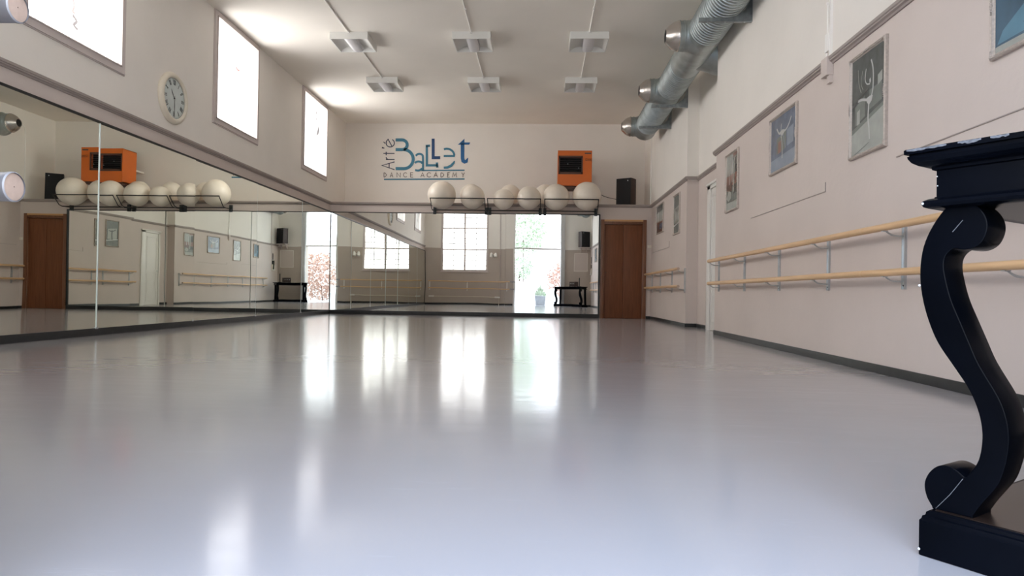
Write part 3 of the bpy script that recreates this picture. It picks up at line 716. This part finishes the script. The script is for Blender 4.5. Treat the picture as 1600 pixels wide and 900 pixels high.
for k, y in enumerate((9.05, 7.92, 6.78, 5.635, 4.48, 3.33, 2.42)):
    e = thing('barre_bracket', ['barre bracket at the niche end of the long barres', 'second barre bracket from the niche end', 'third barre bracket from the niche, below the blue photograph', 'barre bracket under the black and white photograph',
        'barre bracket just before the console leg', 'barre bracket hidden behind the console apron', 'barre bracket at the near end of the long barres'][k], 'bracket', (0, 0, 0), group='zinc barre brackets')
    bar_bracket(e, XM, y, XB, (.978, .684))
XB2 = 2.245
for z, lb in ((.962, 'short upper beech barre beside the brown door'), (.672, 'short lower beech barre beside the brown door')):
    e = thing('ballet_barre', lb, 'barre', (XB2, 0, z), group='short barres beside the brown door')
    MB().tube([(0, 11.27, 0), (0, 14.86, 0)], .0235, M_wood, 20).build('rail_length', e, smooth=True)
    MB().lathe((0, 11.27, 0), (0, -1, 0), [(0, .0235), (.003, .0225), (.0035, .001)], M_endgrain, 20).build('end_face', e)
for k, y in enumerate((14.67, 13.66, 12.46, 11.36)):
    e = thing('barre_bracket', ['short barre bracket right next to the brown door', 'short barre bracket, second from the brown door', 'short barre bracket, third from the brown door', 'short barre bracket at the pilaster corner'][k], 'bracket', (0, 0, 0), group='short barre brackets')
    bar_bracket(e, XR, y, XB2, (.962, .672))
# rear wall barres: their metal-sleeved ends reach into the picture
YBR = 1.105
for z, lb in ((.985, 'upper rear wall barre, its metal-rimmed end at the picture edge'), (.682, 'lower rear wall barre, its metal-rimmed end at the picture edge')):
    e = thing('ballet_barre', lb, 'barre', (0, YBR, z), group='rear wall barres')
    MB().tube([(-4.55, 0, 0), (-1.06, 0, 0)], .0225, M_woodx, 20).build('rail_length', e, smooth=True)
    o = MB().lathe((-1.06, 0, 0), (1, 0, 0), [(-.02, .0235), (0, .0245), (.16, .0245), (.165, .0255), (.170, .0255), (.172, .0235)], mat('satin_sleeve', (.33, .315, .32), .5, metal=.3), 28, False).build('metal_sleeve', e, smooth=True); o['label'] = 'silver sleeve'
    MB().lathe((-1.06, 0, 0), (1, 0, 0), [(.1, .0235), (.169, .0235), (.1705, .001)], mat('barre_core_wood', (.40, .285, .22), .7, noise=.08, nscale=60), 28, False).build('end_face', e)
    MB().tube(catmull([(-.98, -.15, -.06), (-.98, -.08, -.06), (-.98, -.035, -.045), (-.975, .0, -.026)], 5, False), .0085, M_steel, 10).build('end_arm', e, smooth=True)
    MB().lathe((-.98, 0, -.024), (0, 0, -1), [(0, .008), (.008, .006)], M_dark, 8).build('screw', e)
for k, x in enumerate((-4.5, -2.9, -1.2)):
    e = thing('barre_bracket', ['white rear wall barre bracket by the mirror corner', 'rear wall barre bracket under the window', 'rear wall barre bracket near the garden doorway'][k], 'bracket', (x, YR, 0), group='rear barre brackets')
    f = MB(); f.box((-.018, 0, .60), (.018, .01, 1.0), M_whitepaint); f.build('wall_plate', e)
    for z in (.985, .682): MB().tube([(0, .005, z-.05), (0, .1, z-.05), (0, .15, z-.031)], .007, M_steel, 8).build('arm', e, smooth=True)
# heating pipe below
e = thing('heating_pipe', 'cream heating pipe low on the rear wall with white valves', 'pipe', (0, YR+.06, .33))
MB().tube([(-4.45, 0, 0), (-1.55, 0, 0), (-1.55, 0, -.33)], .014, M_cream, 10).build('tube', e, smooth=True)
for x in (-4.4, -1.6): box((x-.12, -.03, -.03), (x+.10, .04, .035), M_whitepaint).build('valve_box', e, bevel=.006)
e = thing('pipe_riser', 'slim grey riser pipe beside the garden doorway', 'pipe', (-1.50, YR+.02, 0))
MB().tube([(0, 0, .38), (0, 0, 4.5)], .012, M_frame, 8).build('tube', e, smooth=True)
e = thing('wall_spotlight', 'small white twin spotlight on the rear wall near the riser pipe', 'lamp', (-1.78, YR, 2.12))
MB().lathe((0, 0, 0), (0, 1, 0), [(0, .04), (.02, .035), (.022, .01)], M_whitepaint, 16).build('base', e, smooth=True)
for s in (-1, 1):
    q = MB(); q.tube([(0, .02, 0), (s*.08, .09, 0)], .012, M_whitepaint, 8); q.lathe((s*.09, .10, .09), (0, .25, -1), [(0, .035), (.05, .055), (.19, .07), (.192, .055), (.1, .05)], M_whitepaint, 16, False); q.build('spot_head', e, smooth=True)

# ------------------------------------------------------------------ wall lines, conduit on the long wall
q = MB(); q.box((XM-.006, 5.725, 1.395), (XM, 7.72, 1.401), M_rail); q.box((XM-.006, 5.722, 1.395), (XM, 5.728, 1.475), M_rail)
struct(q, 'trim_4', 'thin plaster relief line above the long barres, with a short upturned end', 'moulding')
q = MB(); q.box((XM-.006, 2.9, 1.455), (XM, 4.6, 1.461), M_rail)
struct(q, 'trim_5', 'thin plaster relief line running behind the console top', 'moulding')
q = MB(); q.box((XR-.005, 12.80, 1.425), (XR, 14.8, 1.430), M_rail); q.box((XR-.005, 12.80, 1.425), (XR, 12.806, 1.53), M_rail)
struct(q, 'trim_6', 'thin plaster relief line under the small far photographs', 'moulding')
e = thing('cable_trunking', 'white cable trunking and junction box hanging over the rail moulding', 'trunking', (XM, 5.63, 2.27))
box((-.028, -.02, 0), (-.0, .035, .16), M_mauve).build('end_duct', e)
box((-.055, -.03, .06), (0, .09, .21), M_mauve).build('junction_box', e, bevel=.004)
box((-.022, -.006, .21), (0, .016, 2.2), M_conduit).build('trunking_strip', e)
box((-.030, .012, .27), (0, .08, .42), M_conduit).build('upper_box', e, bevel=.004)
MB().tube([(-.012, .075, .20), (-.012, .075, .28)], .008, M_conduit, 8).build('link_tube', e, smooth=True)
MB().tube([(-.008, .075, .42), (-.008, .072, .68)], .008, M_conduit, 8).build('thin_tube', e, smooth=True)
MB().lathe((-.0, .072, .68), (-1, 0, 0), [(0, .016), (.02, .012)], M_conduit, 10).build('tube_clip', e)
q = MB(); q.tube([(XR-.012, 15.0, 2.49), (XR-.012, 15.0, 4.05), (XR-.012, 14.97, 4.12), (XR-.012, 14.9, 4.15), (XR-.012, 11.5, 4.15)], .010, M_conduit, 8)
tag(q.build('wall_conduit', smooth=True), 'white conduit bending along the wall above the loudspeaker corner', 'conduit')

# ------------------------------------------------------------------ clock
e = thing('wall_clock', 'round cream wall clock with roman numerals between the high windows', 'clock', (XL, 8.395, 2.918))
q = MB(); q.lathe((0, 0, 0), (1, 0, 0), [(0, .322), (.012, .327), (.03, .322), (.048, .305), (.058, .285), (.056, .268), (.044, .256), (.03, .253), (.022, .252)], M_cream, 64, False)
q.build('rim', e, smooth=True, angle=1.2)
q = MB(); q.lathe((.0, 0, 0), (1, 0, 0), [(0, .26), (.028, .26), (.0285, .001)], M_face, 48, False); q.build('dial', e)
def dial(q, pts, wd, lift=.030):  # viewer looks along -X: viewer's right is +Y
    q.ribbon((lift, 0, 0), (0, 1, 0), (0, 0, 1), pts, wd, .001, M_ink)
nums = ['XII', 'I', 'II', 'III', 'IIII', 'V', 'VI', 'VII', 'VIII', 'IX', 'X', 'XI']
for i, s in enumerate(nums):
    q = MB(); a = math.radians(30*i); ur = (math.sin(a), math.cos(a)); ut = (math.cos(a), -math.sin(a))
    def P(u, v): return (ur[0]*(.200+v)+ut[0]*u, ur[1]*(.200+v)+ut[1]*u)
    wch = {'I': .014, 'V': .026, 'X': .028}; tot = sum(wch[c] for c in s); u = -tot/2; H = .032
    for c in s:
        wc = wch[c]
        if c == 'I': dial(q, [P(u+wc/2, -H), P(u+wc/2, H)], .0075)
        elif c == 'V': dial(q, [P(u+.003, H), P(u+wc/2, -H)], .0085); dial(q, [P(u+wc/2, -H), P(u+wc-.003, H)], .004)
        else: dial(q, [P(u+.003, H), P(u+wc-.003, -H)], .0085); dial(q, [P(u+.003, -H), P(u+wc-.003, H)], .004)
        u += wc
    q.build('numeral', e)
q = MB(); dial(q, [(0, .03), (.001, -.10), (0, -.20)], [.006, .014, .003], .036); q.build('minute_hand', e)
q = MB(); dial(q, [(.01, -.02), (-.05, .06), (-.075, .10)], [.006, .016, .003], .034); q.build('hour_hand', e)
MB().lathe((.03, 0, 0), (1, 0, 0), [(0, .012), (.01, .008)], M_ink, 12).build('hub', e)
q = MB(); q.ribbon((.030, 0, 0), (0, 1, 0), (0, 0, 1), arc(0, 0, .246, .246, 0, 360, 60)[:-1], .003, .001, M_ink, True); q.build('minute_ring', e)

# ------------------------------------------------------------------ framed photographs
def flat(name, c, r=.5): return mat(name, c, r)
def photo(label, xw, y0, y1, z0, z1, base, shapes, fw=.028):
    """frame on a wall facing -X; u runs 0..1 from the far to the near edge, v upwards"""
    e = thing('framed_photograph', label, 'picture', (xw, (y0+y1)/2, z0), group='framed photographs')
    W, H = (y1-y0), (z1-z0)
    prof = [(0, 0), (0, .020), (.006, .026), (.012, .022), (.018, .024), (fw-.006, .016), (fw, .012), (fw, 0)]
    f = MB()
    cs = [(W/2, 0), (W/2, H), (-W/2, H), (-W/2, 0)]
    for k in range(4):
        a, b = cs[k], cs[(k+1) % 4]; cx, cz = 0, H/2
        rings = []
        for (py, pz) in (a, b):
            sy = -1 if py > 0 else 1; sz = 1 if pz == 0 else -1
            rings.append([(-d, py+sy*w2, pz+sz*w2) for (w2, d) in prof])
        f.loops(rings, M_silver)
    fr = f.build('frame', e, smooth=True, angle=.5)
    orn = [(s*W/2, t) for s in (-1, 1) for t in (0, H*.5, H)]+[(0, 0), (0, H)]
    for (oy, oz) in orn:
        q = MB(); sy = -.013 if oy > 0 else (.013 if oy < 0 else 0); sz = .013 if oz == 0 else (-.013 if oz == H else 0)
        vert = (oy != 0 and 0 < oz < H)
        for j in range(-3, 4):
            dy, dz = (0, j*.014) if vert else (j*.014, 0)
            if abs(oy) > 0 and not vert:
                dy = -abs(j)*.010*(1 if oy > 0 else -1) if j > 0 else 0; dz = abs(j)*.010*(1 if oz == 0 else -1) if j <= 0 else 0
            q.sphere((-.025, oy+sy+dy, oz+sz+dz), .0085-abs(j)*.0009, M_silver, 7, 5)
        q.build('ornament', fr, smooth=True)
    q = MB(); iy, iz = W-2*fw, H-2*fw
    o3 = (-.010, W/2-fw, fw)
    def sc(p): return (p[0]*iy, p[1]*iz)
    ex, ey = (0, -1, 0), (0, 0, 1)
    q.frame(o3, ex, ey, [(0, 0), (iy, 0), (iy, iz), (0, iz)], .006, base, ez=(1, 0, 0))
    lift = 0
    for sh in shapes:
        lift += .00012; oo = (-.0102-lift, o3[1], o3[2])
        if sh[0] == 'p': q.frame(oo, ex, ey, [sc(p) for p in sh[1]], .0001, sh[2], ez=(1, 0, 0))
        else: q.ribbon(oo, ex, ey, [sc(p) for p in (catmull(sh[1], 5, False) if len(sh[1]) > 2 else sh[1])], sh[3]*iy, .0001, sh[2])
    pr2 = q.build('print', e); pr2['label'] = 'glossy photographic print'
    return e
g1 = mat('print_dark_grey', (.085, .095, .09), .25, noise=.3, nscale=10); g2 = mat('print_mid_grey', (.17, .19, .175), .25, noise=.15, nscale=12); g3 = mat('print_pale_grey', (.36, .38, .35), .25, noise=.08, nscale=12)
gw = flat('print_white', (.46, .47, .46), .3); gd = flat('print_shadow', (.045, .05, .05), .3)
bl1 = mat('print_slate_blue', (.12, .15, .21), .25, noise=.25, nscale=9); bl2 = mat('print_light_blue', (.25, .30, .37), .25, noise=.1, nscale=9); bl3 = mat('print_sea_blue', (.045, .10, .15), .3, noise=.25, nscale=5); bl4 = mat('print_cyan', (.09, .21, .29), .3, noise=.15, nscale=5)
rd = mat('print_rust', (.20, .095, .07), .3, noise=.25, nscale=14); br = flat('print_brown', (.10, .05, .04), .3)
# black and white dancer
photo('tall black and white photograph of a dancer on the near wall', XM, 4.72, 5.265, 1.56, 2.325, g1, [
    ('p', [(0, 0), (1, 0), (1, .38), (0, .22)], g3), ('p', [(0, .22), (1, .38), (1, .42), (0, .27)], g2),
    ('p', [(.10, .30), (.42, .36), (.42, .58), (.10, .50)], g2), ('p', [(.55, .40), (.92, .44), (.92, .62), (.55, .60)], g2), ('p', [(.16, .30), (.26, .31), (.26, .46), (.16, .44)], g3),
    ('p', [(.80, .60), (.93, .63), (.93, .73), (.80, .70)], g3), ('p', [(0, .50), (.5, .60), (.5, .63), (0, .53)], gd),
    ('r', [(.57, .10), (.55, .22), (.52, .32), (.54, .48)], gw, .035), ('r', [(.20, .55), (.32, .545), (.45, .52), (.54, .50)], gw, .04),
    ('p', [(.46, .53), (.56, .54), (.66, .53), (.62, .48), (.54, .45), (.48, .49)], gw), ('r', [(.62, .53), (.66, .60), (.67, .72), (.65, .82), (.60, .90)], gw, .03),
    ('r', [(.57, .66), (.47, .68), (.42, .74), (.45, .84)], gw, .02), ('p', [(.56, .66), (.60, .68), (.59, .72), (.55, .71)], gw),
    ('r', [(.20, .88), (.22, .74), (.30, .62)], g3, .015), ('r', [(.34, .84), (.30, .72), (.36, .64)], g3, .012), ('r', [(.55, .07), (.30, .03), (.08, .0)], gd, .010)])
photo('blue photograph of a leaping white ballerina, wider than tall', XM, 6.345, 7.08, 1.755, 2.33, bl1, [
    ('p', [(0, 0), (1, 0), (1, .27), (0, .22)], bl2), ('p', [(.24, .30), (.62, .34), (.62, .66), (.24, .60)], g2), ('p', [(.30, .30), (.42, .31), (.42, .54), (.30, .52)], rd), ('p', [(.66, .36), (.9, .38), (.9, .7), (.66, .66)], bl2),
    ('r', [(.47, .18), (.47, .40), (.43, .60)], gw, .022), ('r', [(.24, .80), (.34, .68), (.46, .67)], gw, .028), ('r', [(.46, .67), (.62, .68), (.74, .76), (.82, .86)], gw, .024),
    ('p', [(.36, .70), (.48, .72), (.60, .68), (.46, .60)], gw), ('r', [(.42, .58), (.42, .76), (.44, .84)], gw, .02), ('r', [(.60, .34), (.55, .5), (.50, .62)], bl2, .02)])
photo('narrow colour photograph of dancers in rust and grey by the niche', XM, 8.20, 8.75, 1.57, 2.305, g2, [
    ('p', [(0, .62), (1, .66), (1, 1), (0, 1)], g3), ('p', [(.60, .60), (1, .64), (1, .92), (.62, .9)], g1), ('p', [(0, .42), (1, .44), (1, .64), (0, .62)], rd), ('p', [(.62, .92), (1, .96), (1, 1), (.55, 1)], rd),
    ('p', [(.0, .36), (.5, .32), (.5, .50), (0, .44)], br), ('p', [(.62, .26), (1, .28), (1, .42), (.62, .44)], g1),
    ('r', [(.30, .95), (.32, .7), (.26, .46)], gw, .05), ('r', [(.55, .98), (.50, .7), (.52, .48)], gw, .06), ('r', [(.70, .95), (.68, .6), (.62, .3)], g3, .09),
    ('p', [(.02, .22), (.2, .36), (.44, .30), (.42, .20), (.2, .15)], g3), ('p', [(0, .0), (1, 0), (1, .14), (0, .13)], g3), ('p', [(0, .13), (.6, .14), (.6, .16), (0, .15)], gd)])
photo('large blue photograph of a pointe shoe above the console', XM, 2.86, 3.64, 1.765, 2.33, bl3, [
    ('p', [(0, 0), (1, 0), (1, .06), (0, .06)], g3), ('p', [(.02, .08), (.75, .10), (1, .55), (.6, .50), (.3, .36), (.08, .20)], bl4),
    ('p', [(.28, .17), (.50, .17), (.82, .30), (.82, .40), (.60, .40), (.42, .30)], bl1), ('r', [(.50, 1), (.53, .6), (.57, .30)], gd, .055), ('r', [(.57, .62), (.75, .80), (1, .98)], gd, .015)])
photo('small landscape photograph with dark red foreground near the brown door', XR, 13.40, 14.21, 1.77, 2.355, g3, [
    ('p', [(0, .75), (1, .8), (1, 1), (0, 1)], g1), ('p', [(0, .0), (1, 0), (1, .34), (0, .38)], br), ('p', [(.4, .10), (.95, .12), (.95, .3), (.4, .3)], bl1), ('p', [(0, .36), (1, .33), (1, .38), (0, .41)], rd), ('r', [(.25, .4), (.25, .8)], gw, .05)])
photo('portrait photograph of a dancer on the pilaster', XR, 11.83, 12.375, 1.60, 2.315, g1, [
    ('p', [(0, .66), (1, .66), (1, 1), (0, 1)], g2), ('p', [(.1, .26), (.9, .26), (.9, .72), (.1, .66)], g3), ('p', [(0, 0), (1, 0), (1, .22), (0, .2)], g2), ('r', [(0, .20), (1, .27)], gw, .05), ('r', [(.5, .24), (.46, .45), (.5, .62)], gd, .10), ('r', [(.2, .6), (.5, .58), (.8, .66)], gd, .05)])

# ------------------------------------------------------------------ black console table
e = thing('console_table', 'black lacquered console table with scrolled legs at the near corner', 'table', (.770, 1.411, 0), math.radians(35.88))
TL, TD = 1.35, .45
def rring(x0, x1, y0, y1, o, z, c=.0):
    return [(x0-o, y0-o, z), (x1+o, y0-o, z), (x1+o, y1+o, z), (x0-o, y1+o, z)]
def rloft(name, x0, x1, y0, y1, prof, ma, **k):
    q = MB(); q.loops([rring(x0, x1, y0, y1, o, z) for o, z in prof], ma); return q.build(name, e, **k)
ins = .018
rloft('apron', ins, TL-ins, -TD+ins, -ins, [(0, .722), (0, .778)], M_ebony)
rloft('cornice', ins, TL-ins, -TD+ins, -ins, [(0, .776), (.006, .778), (.007, .783), (.014, .784), (.024, .787), (.033, .793), (.038, .801), (.039, .806), (.036, .8065), (.036, .809), (.043, .810), (.0435, .818), (.041, .8205)], M_ebony, smooth=True, angle=.35)
rloft('lower_moulding', ins, TL-ins, -TD+ins, -ins, [(-.02, .700), (.010, .700), (.017, .703), (.020, .709), (.018, .715), (.011, .719), (.003, .721), (.002, .7235)], M_ebony, smooth=True, angle=.5)
rloft('base_plinth', 0, TL, -TD, 0, [(-.002, .0), (0, .002), (0, .071), (-.003, .075), (-.004, .080), (-.008, .082), (-.009, .088), (-.013, .0915)], M_ebony, smooth=True, angle=.45)
box((.02, -TD+.02, .0915), (TL-.02, -.02, .0925), M_ebonytop).build('base_board', e)
legp = [(.017, .090), (.009, .097), (-.001, .114), (-.005, .137), (.001, .158), (.014, .175), (.028, .183), (.042, .184), (.056, .179), (.0705, .1685), (.0710, .1685), (.083, .186), (.093, .207), (.098, .235), (.0985, .265), (.092, .300), (.076, .340), (.050, .380),
        (.018, .428), (-.001, .474), (-.014, .525), (-.018, .575), (-.012, .625), (.006, .668), (.033, .704), (.060, .712), (.084, .702), (.101, .680), (.105, .655), (.096, .630), (.080, .618),
        (.062, .616), (.046, .619), (.032, .606), (.028, .585), (.033, .553), (.043, .515), (.058, .477), (.075, .435), (.093, .392), (.126, .334), (.139, .298), (.144, .265), (.143, .235), (.138, .204), (.128, .170), (.112, .143), (.096, .118), (.085, .098), (.078, .090)]
prof = catmull(legp, 4)
prof = [(s, max(z, .0915)) for s, z in prof]
def leg(x0):
    q = MB(); q.frame((x0, 0, 0), (0, -1, 0), (0, 0, 1), prof, .082, M_ebony, ez=(1, 0, 0))
    o = q.build('leg', e, bevel=.0025, angle=.5)
    # incised line of the scroll
    MB().ribbon((x0-.0006, 0, 0), (0, -1, 0), (0, 0, 1), [(.044, .652), (.062, .674)], .0012, .0012, M_scuff).build('scratch', o)
    MB().ribbon((x0-.0006, 0, 0), (0, -1, 0), (0, 0, 1), [(.018, .094), (.044, .128), (.067, .165)], .0010, .0010, M_scuff).build('scratch', o)
    return o
leg(.030); leg(TL-.112)
for x0 in (.03, TL-.112):
    q = MB(); q.box((x0, -.425, .0915), (x0+.08, -.385, .702), M_ebony); q.build('rear_post', e, bevel=.003)
# worn, scuffed patches along the top edge and chips
q = MB(); rr = random.Random(5)
for (s0, s1) in ((-.02, .055), (.075, .115), (.13, .16), (.2, .3)):
    n = 10; top_ = []; bot_ = []
    for i in range(n+1):
        s = s0+(s1-s0)*i/n; top_.append((s, .8202-rr.uniform(0, .0012))); bot_.append((s, .8165-rr.uniform(0, .004)*math.sin(PI*i/n)))
    q.frame((ins-.0438, 0, 0), (0, -1, 0), (0, 0, 1), bot_+top_[::-1], .0006, M_scuff, ez=(1, 0, 0))
q.build('edge_wear', e)
chip = mat('white_chip', (.7, .7, .7), .6)
q = MB()
for p in ((ins-.0195, -.001, .710), (.0305, .019, .545), (-.0005, -.0005, .0125)): q.sphere(p, .0026, chip, 7, 5)
for p in ((.0, -.012, .746), (.0, -.011, .765)): q.sphere((ins+p[0]-.0003, p[1]-.008, p[2]), .0014, chip, 6, 4)
q.build('chips', e)
# things on the console, seen in the mirrors
zt = .8205
e = thing('sound_amplifier', 'black box amplifier standing on the far half of the console', 'amplifier', (1.58, 1.83, zt), math.radians(35.88))
box((-.14, -.13, .008), (.14, .13, .20), M_spkside).build('case', e, bevel=.006)
for k in range(3): MB().lathe((-.08+k*.08, .13, .12), (0, 1, 0), [(0, .016), (.014, .014)], M_steel, 12).build('knob', e)
for sx in (-1, 1):
    for sy in (-1, 1): box((sx*.12-.01, sy*.11-.01, 0), (sx*.12+.01, sy*.11+.01, .009), M_dark).build('foot', e)
e = thing('tall_stand', 'slim black upright stand on the console beside the amplifier', 'stand', (1.80, 1.98, zt), math.radians(35.88))
box((-.07, -.05, 0), (.07, .05, .015), M_spkside).build('base', e, bevel=.003)
box((-.018, -.012, .015), (.018, .012, .36), M_spkfront).build('post', e, bevel=.003)
speaker('loudspeaker', 'dark loudspeaker hung high in the rear corner over the console', (2.02, 1.28, 2.50), PI-.45, .42, .3, .62)
e = thing('speaker_shelf', 'small wall shelf under the rear corner loudspeaker', 'shelf', (2.02, YR, 2.47))
box((-.2, 0, 0), (.25, .42, .028), M_frame).build('board', e)
for x in (-.12, .12): MB().frame((x, 0, -.18), (0, 1, 0), (0, 0, 1), [(0, 0), (.02, 0), (.25, .18), (0, .18)], .02, M_frame, ez=(1, 0, 0)).build('support', e)
e = thing('wall_panel', 'mauve framed access panel on the rear wall above the console', 'panel', (1.92, YR, 1.48))
box((-.28, 0, 0), (.28, .012, .76), M_mauve).build('door_sheet', e)
f = MB()
for (a, b, c, d) in ((-.29, -.27, -.01, .77), (.27, .29, -.01, .77), (-.29, .29, -.01, .01), (-.29, .29, .75, .77)): f.box((a, .0, c), (b, .02, d), M_white)
f.build('frame', e)
e = thing('intercom_panel', 'small dark wall monitor with white handset on the side wall over the console', 'intercom', (XM, 1.42, 1.32))
box((-.06, -.10, 0), (0, .16, .04), M_whitepaint).build('shelf', e)
box((-.04, -.02, .05), (0, .14, .42), M_glassy).build('screen', e, bevel=.004)
box((-.05, .15, .05), (0, .20, .26), M_cream).build('side_case', e, bevel=.004)
box((-.05, -.09, .05), (-.01, -.04, .22), M_whitepaint).build('handset', e, bevel=.006)
MB().tube([(-.02, .10, .46), (-.02, .10, .74)], .014, M_dark, 8).build('aerial', e)
q = MB(); q.tube([(XM-.012, 1.62, 1.36), (XM-.012, 1.62, 4.5)], .009, M_frame, 8)
tag(q.build('wall_conduit', smooth=True), 'grey conduit rising from the small wall monitor to the ceiling', 'conduit')

# ------------------------------------------------------------------ garden beyond the doorway (seen in the mirrors)
struct(box((-14, -16, -.10), (14, .60, -.02), M_stone), 'ground', 'pale stone patio outside the garden doorway', 'ground')
def bush(name, label, c, r, sc, ma, n=900, ls=.09, seed=1, stem=None, group=None):
    rr = random.Random(seed); q = MB(); e = thing(name, label, 'plant', (c[0], c[1], -.02), group=group)
    for i in range(n):
        while True:
            p = Vector((rr.uniform(-1, 1), rr.uniform(-1, 1), rr.uniform(-1, 1)))
            if .45 < p.length < 1: break
        o = Vector((p.x*r*sc[0], p.y*r*sc[1], c[2]+.02+p.z*r*sc[2])); a = Vector((rr.gauss(0, 1), rr.gauss(0, 1), rr.gauss(0, 1))).normalized(); b = a.orthogonal().normalized()
        l = ls*rr.uniform(.6, 1.2)
        q.add([o-a*l, o+b*l*.45, o+a*l, o-b*l*.45], [(0, 1, 2, 3)], ma)
    lf = q.build('foliage', e); lf['kind'] = 'stuff'
    zb = c[2]+.02-r*sc[2]*.4
    MB().tube([(0, 0, stem if stem is not None else 0), (.02, .01, zb+.1)], .025, M_brown, 6).build('stem', e)
    return e
bush('garden_shrub', 'reddish shrub hedge beyond the garden doorway', (2.4, -5.0, 1.25), 1.4, (1.3, .6, .9), M_leafred, 2600, .10, 2)
bush('garden_tree', 'green tree rising behind the garden wall', (-.6, -8.0, 3.9), 1.3, (1, .8, 1), M_leaf, 1600, .13, 3)
bush('garden_shrub', 'green shrub spilling over the white planter wall', (-.75, -3.3, 1.78), .62, (1.1, .7, 1), M_leaf, 800, .08, 4, stem=1.1)
e = thing('planter_wall', 'white rendered planter outside the garden doorway', 'planter', (-.95, -3.3, -.02))
box((-.9, -.5, 0), (.9, .5, 1.02), M_plas).build('block', e, bevel=.02)
box((-.94, -.54, 1.02), (.94, .54, 1.08), M_plas).build('coping', e, bevel=.01)
e = thing('plant_pot', 'grey square pot with a leafy plant outside the doorway', 'pot', (.25, -1.1, -.02))
q = MB(); q.loops([rring(-.2, .2, -.2, .2, 0, 0), rring(-.2, .2, -.2, .2, .06, .42), rring(-.2, .2, -.2, .2, .03, .42), rring(-.2, .2, -.2, .2, .02, .36)], M_pot); q.build('pot_body', e)
rr = random.Random(9); q = MB()
for i in range(260):
    a = rr.uniform(0, 2*PI); t = rr.uniform(.1, 1); o = Vector((math.cos(a)*.25*t, math.sin(a)*.25*t, .45+rr.uniform(0, .5)*(1.1-t))); d = Vector((math.cos(a)*.5, math.sin(a)*.5, 1)).normalized(); s_ = d.orthogonal().normalized()
    q.add([o-d*.06, o+s_*.02, o+d*.09, o-s_*.02], [(0, 1, 2, 3)], M_leaf)
lf = q.build('foliage', e); lf['kind'] = 'stuff'
e = thing('garden_house', 'pale neighbouring house with tiled roof beyond the garden', 'building', (3.2, -14, -.02))
box((-4, -2, 0), (4, 2, 3.6), M_plas).build('wall', e)
MB().frame((-4.3, 0, 3.6), (0, 1, 0), (0, 0, 1), [(-2.4, 0), (2.4, 0), (0, 1.9)], 8.6, M_roof, ez=(1, 0, 0)).build('roof', e)
for k in range(14): MB().tube([(-4.1+k*.62, 2.44, 3.62), (-4.1+k*.62, .06, 5.55)], .05, M_roof, 6).build('roof_tile_row', e)
for x in (-2.2, 1.2):
    wdw = box((x, 2.0, 1.2), (x+.9, 2.03, 2.4), M_frame).build('window', e)
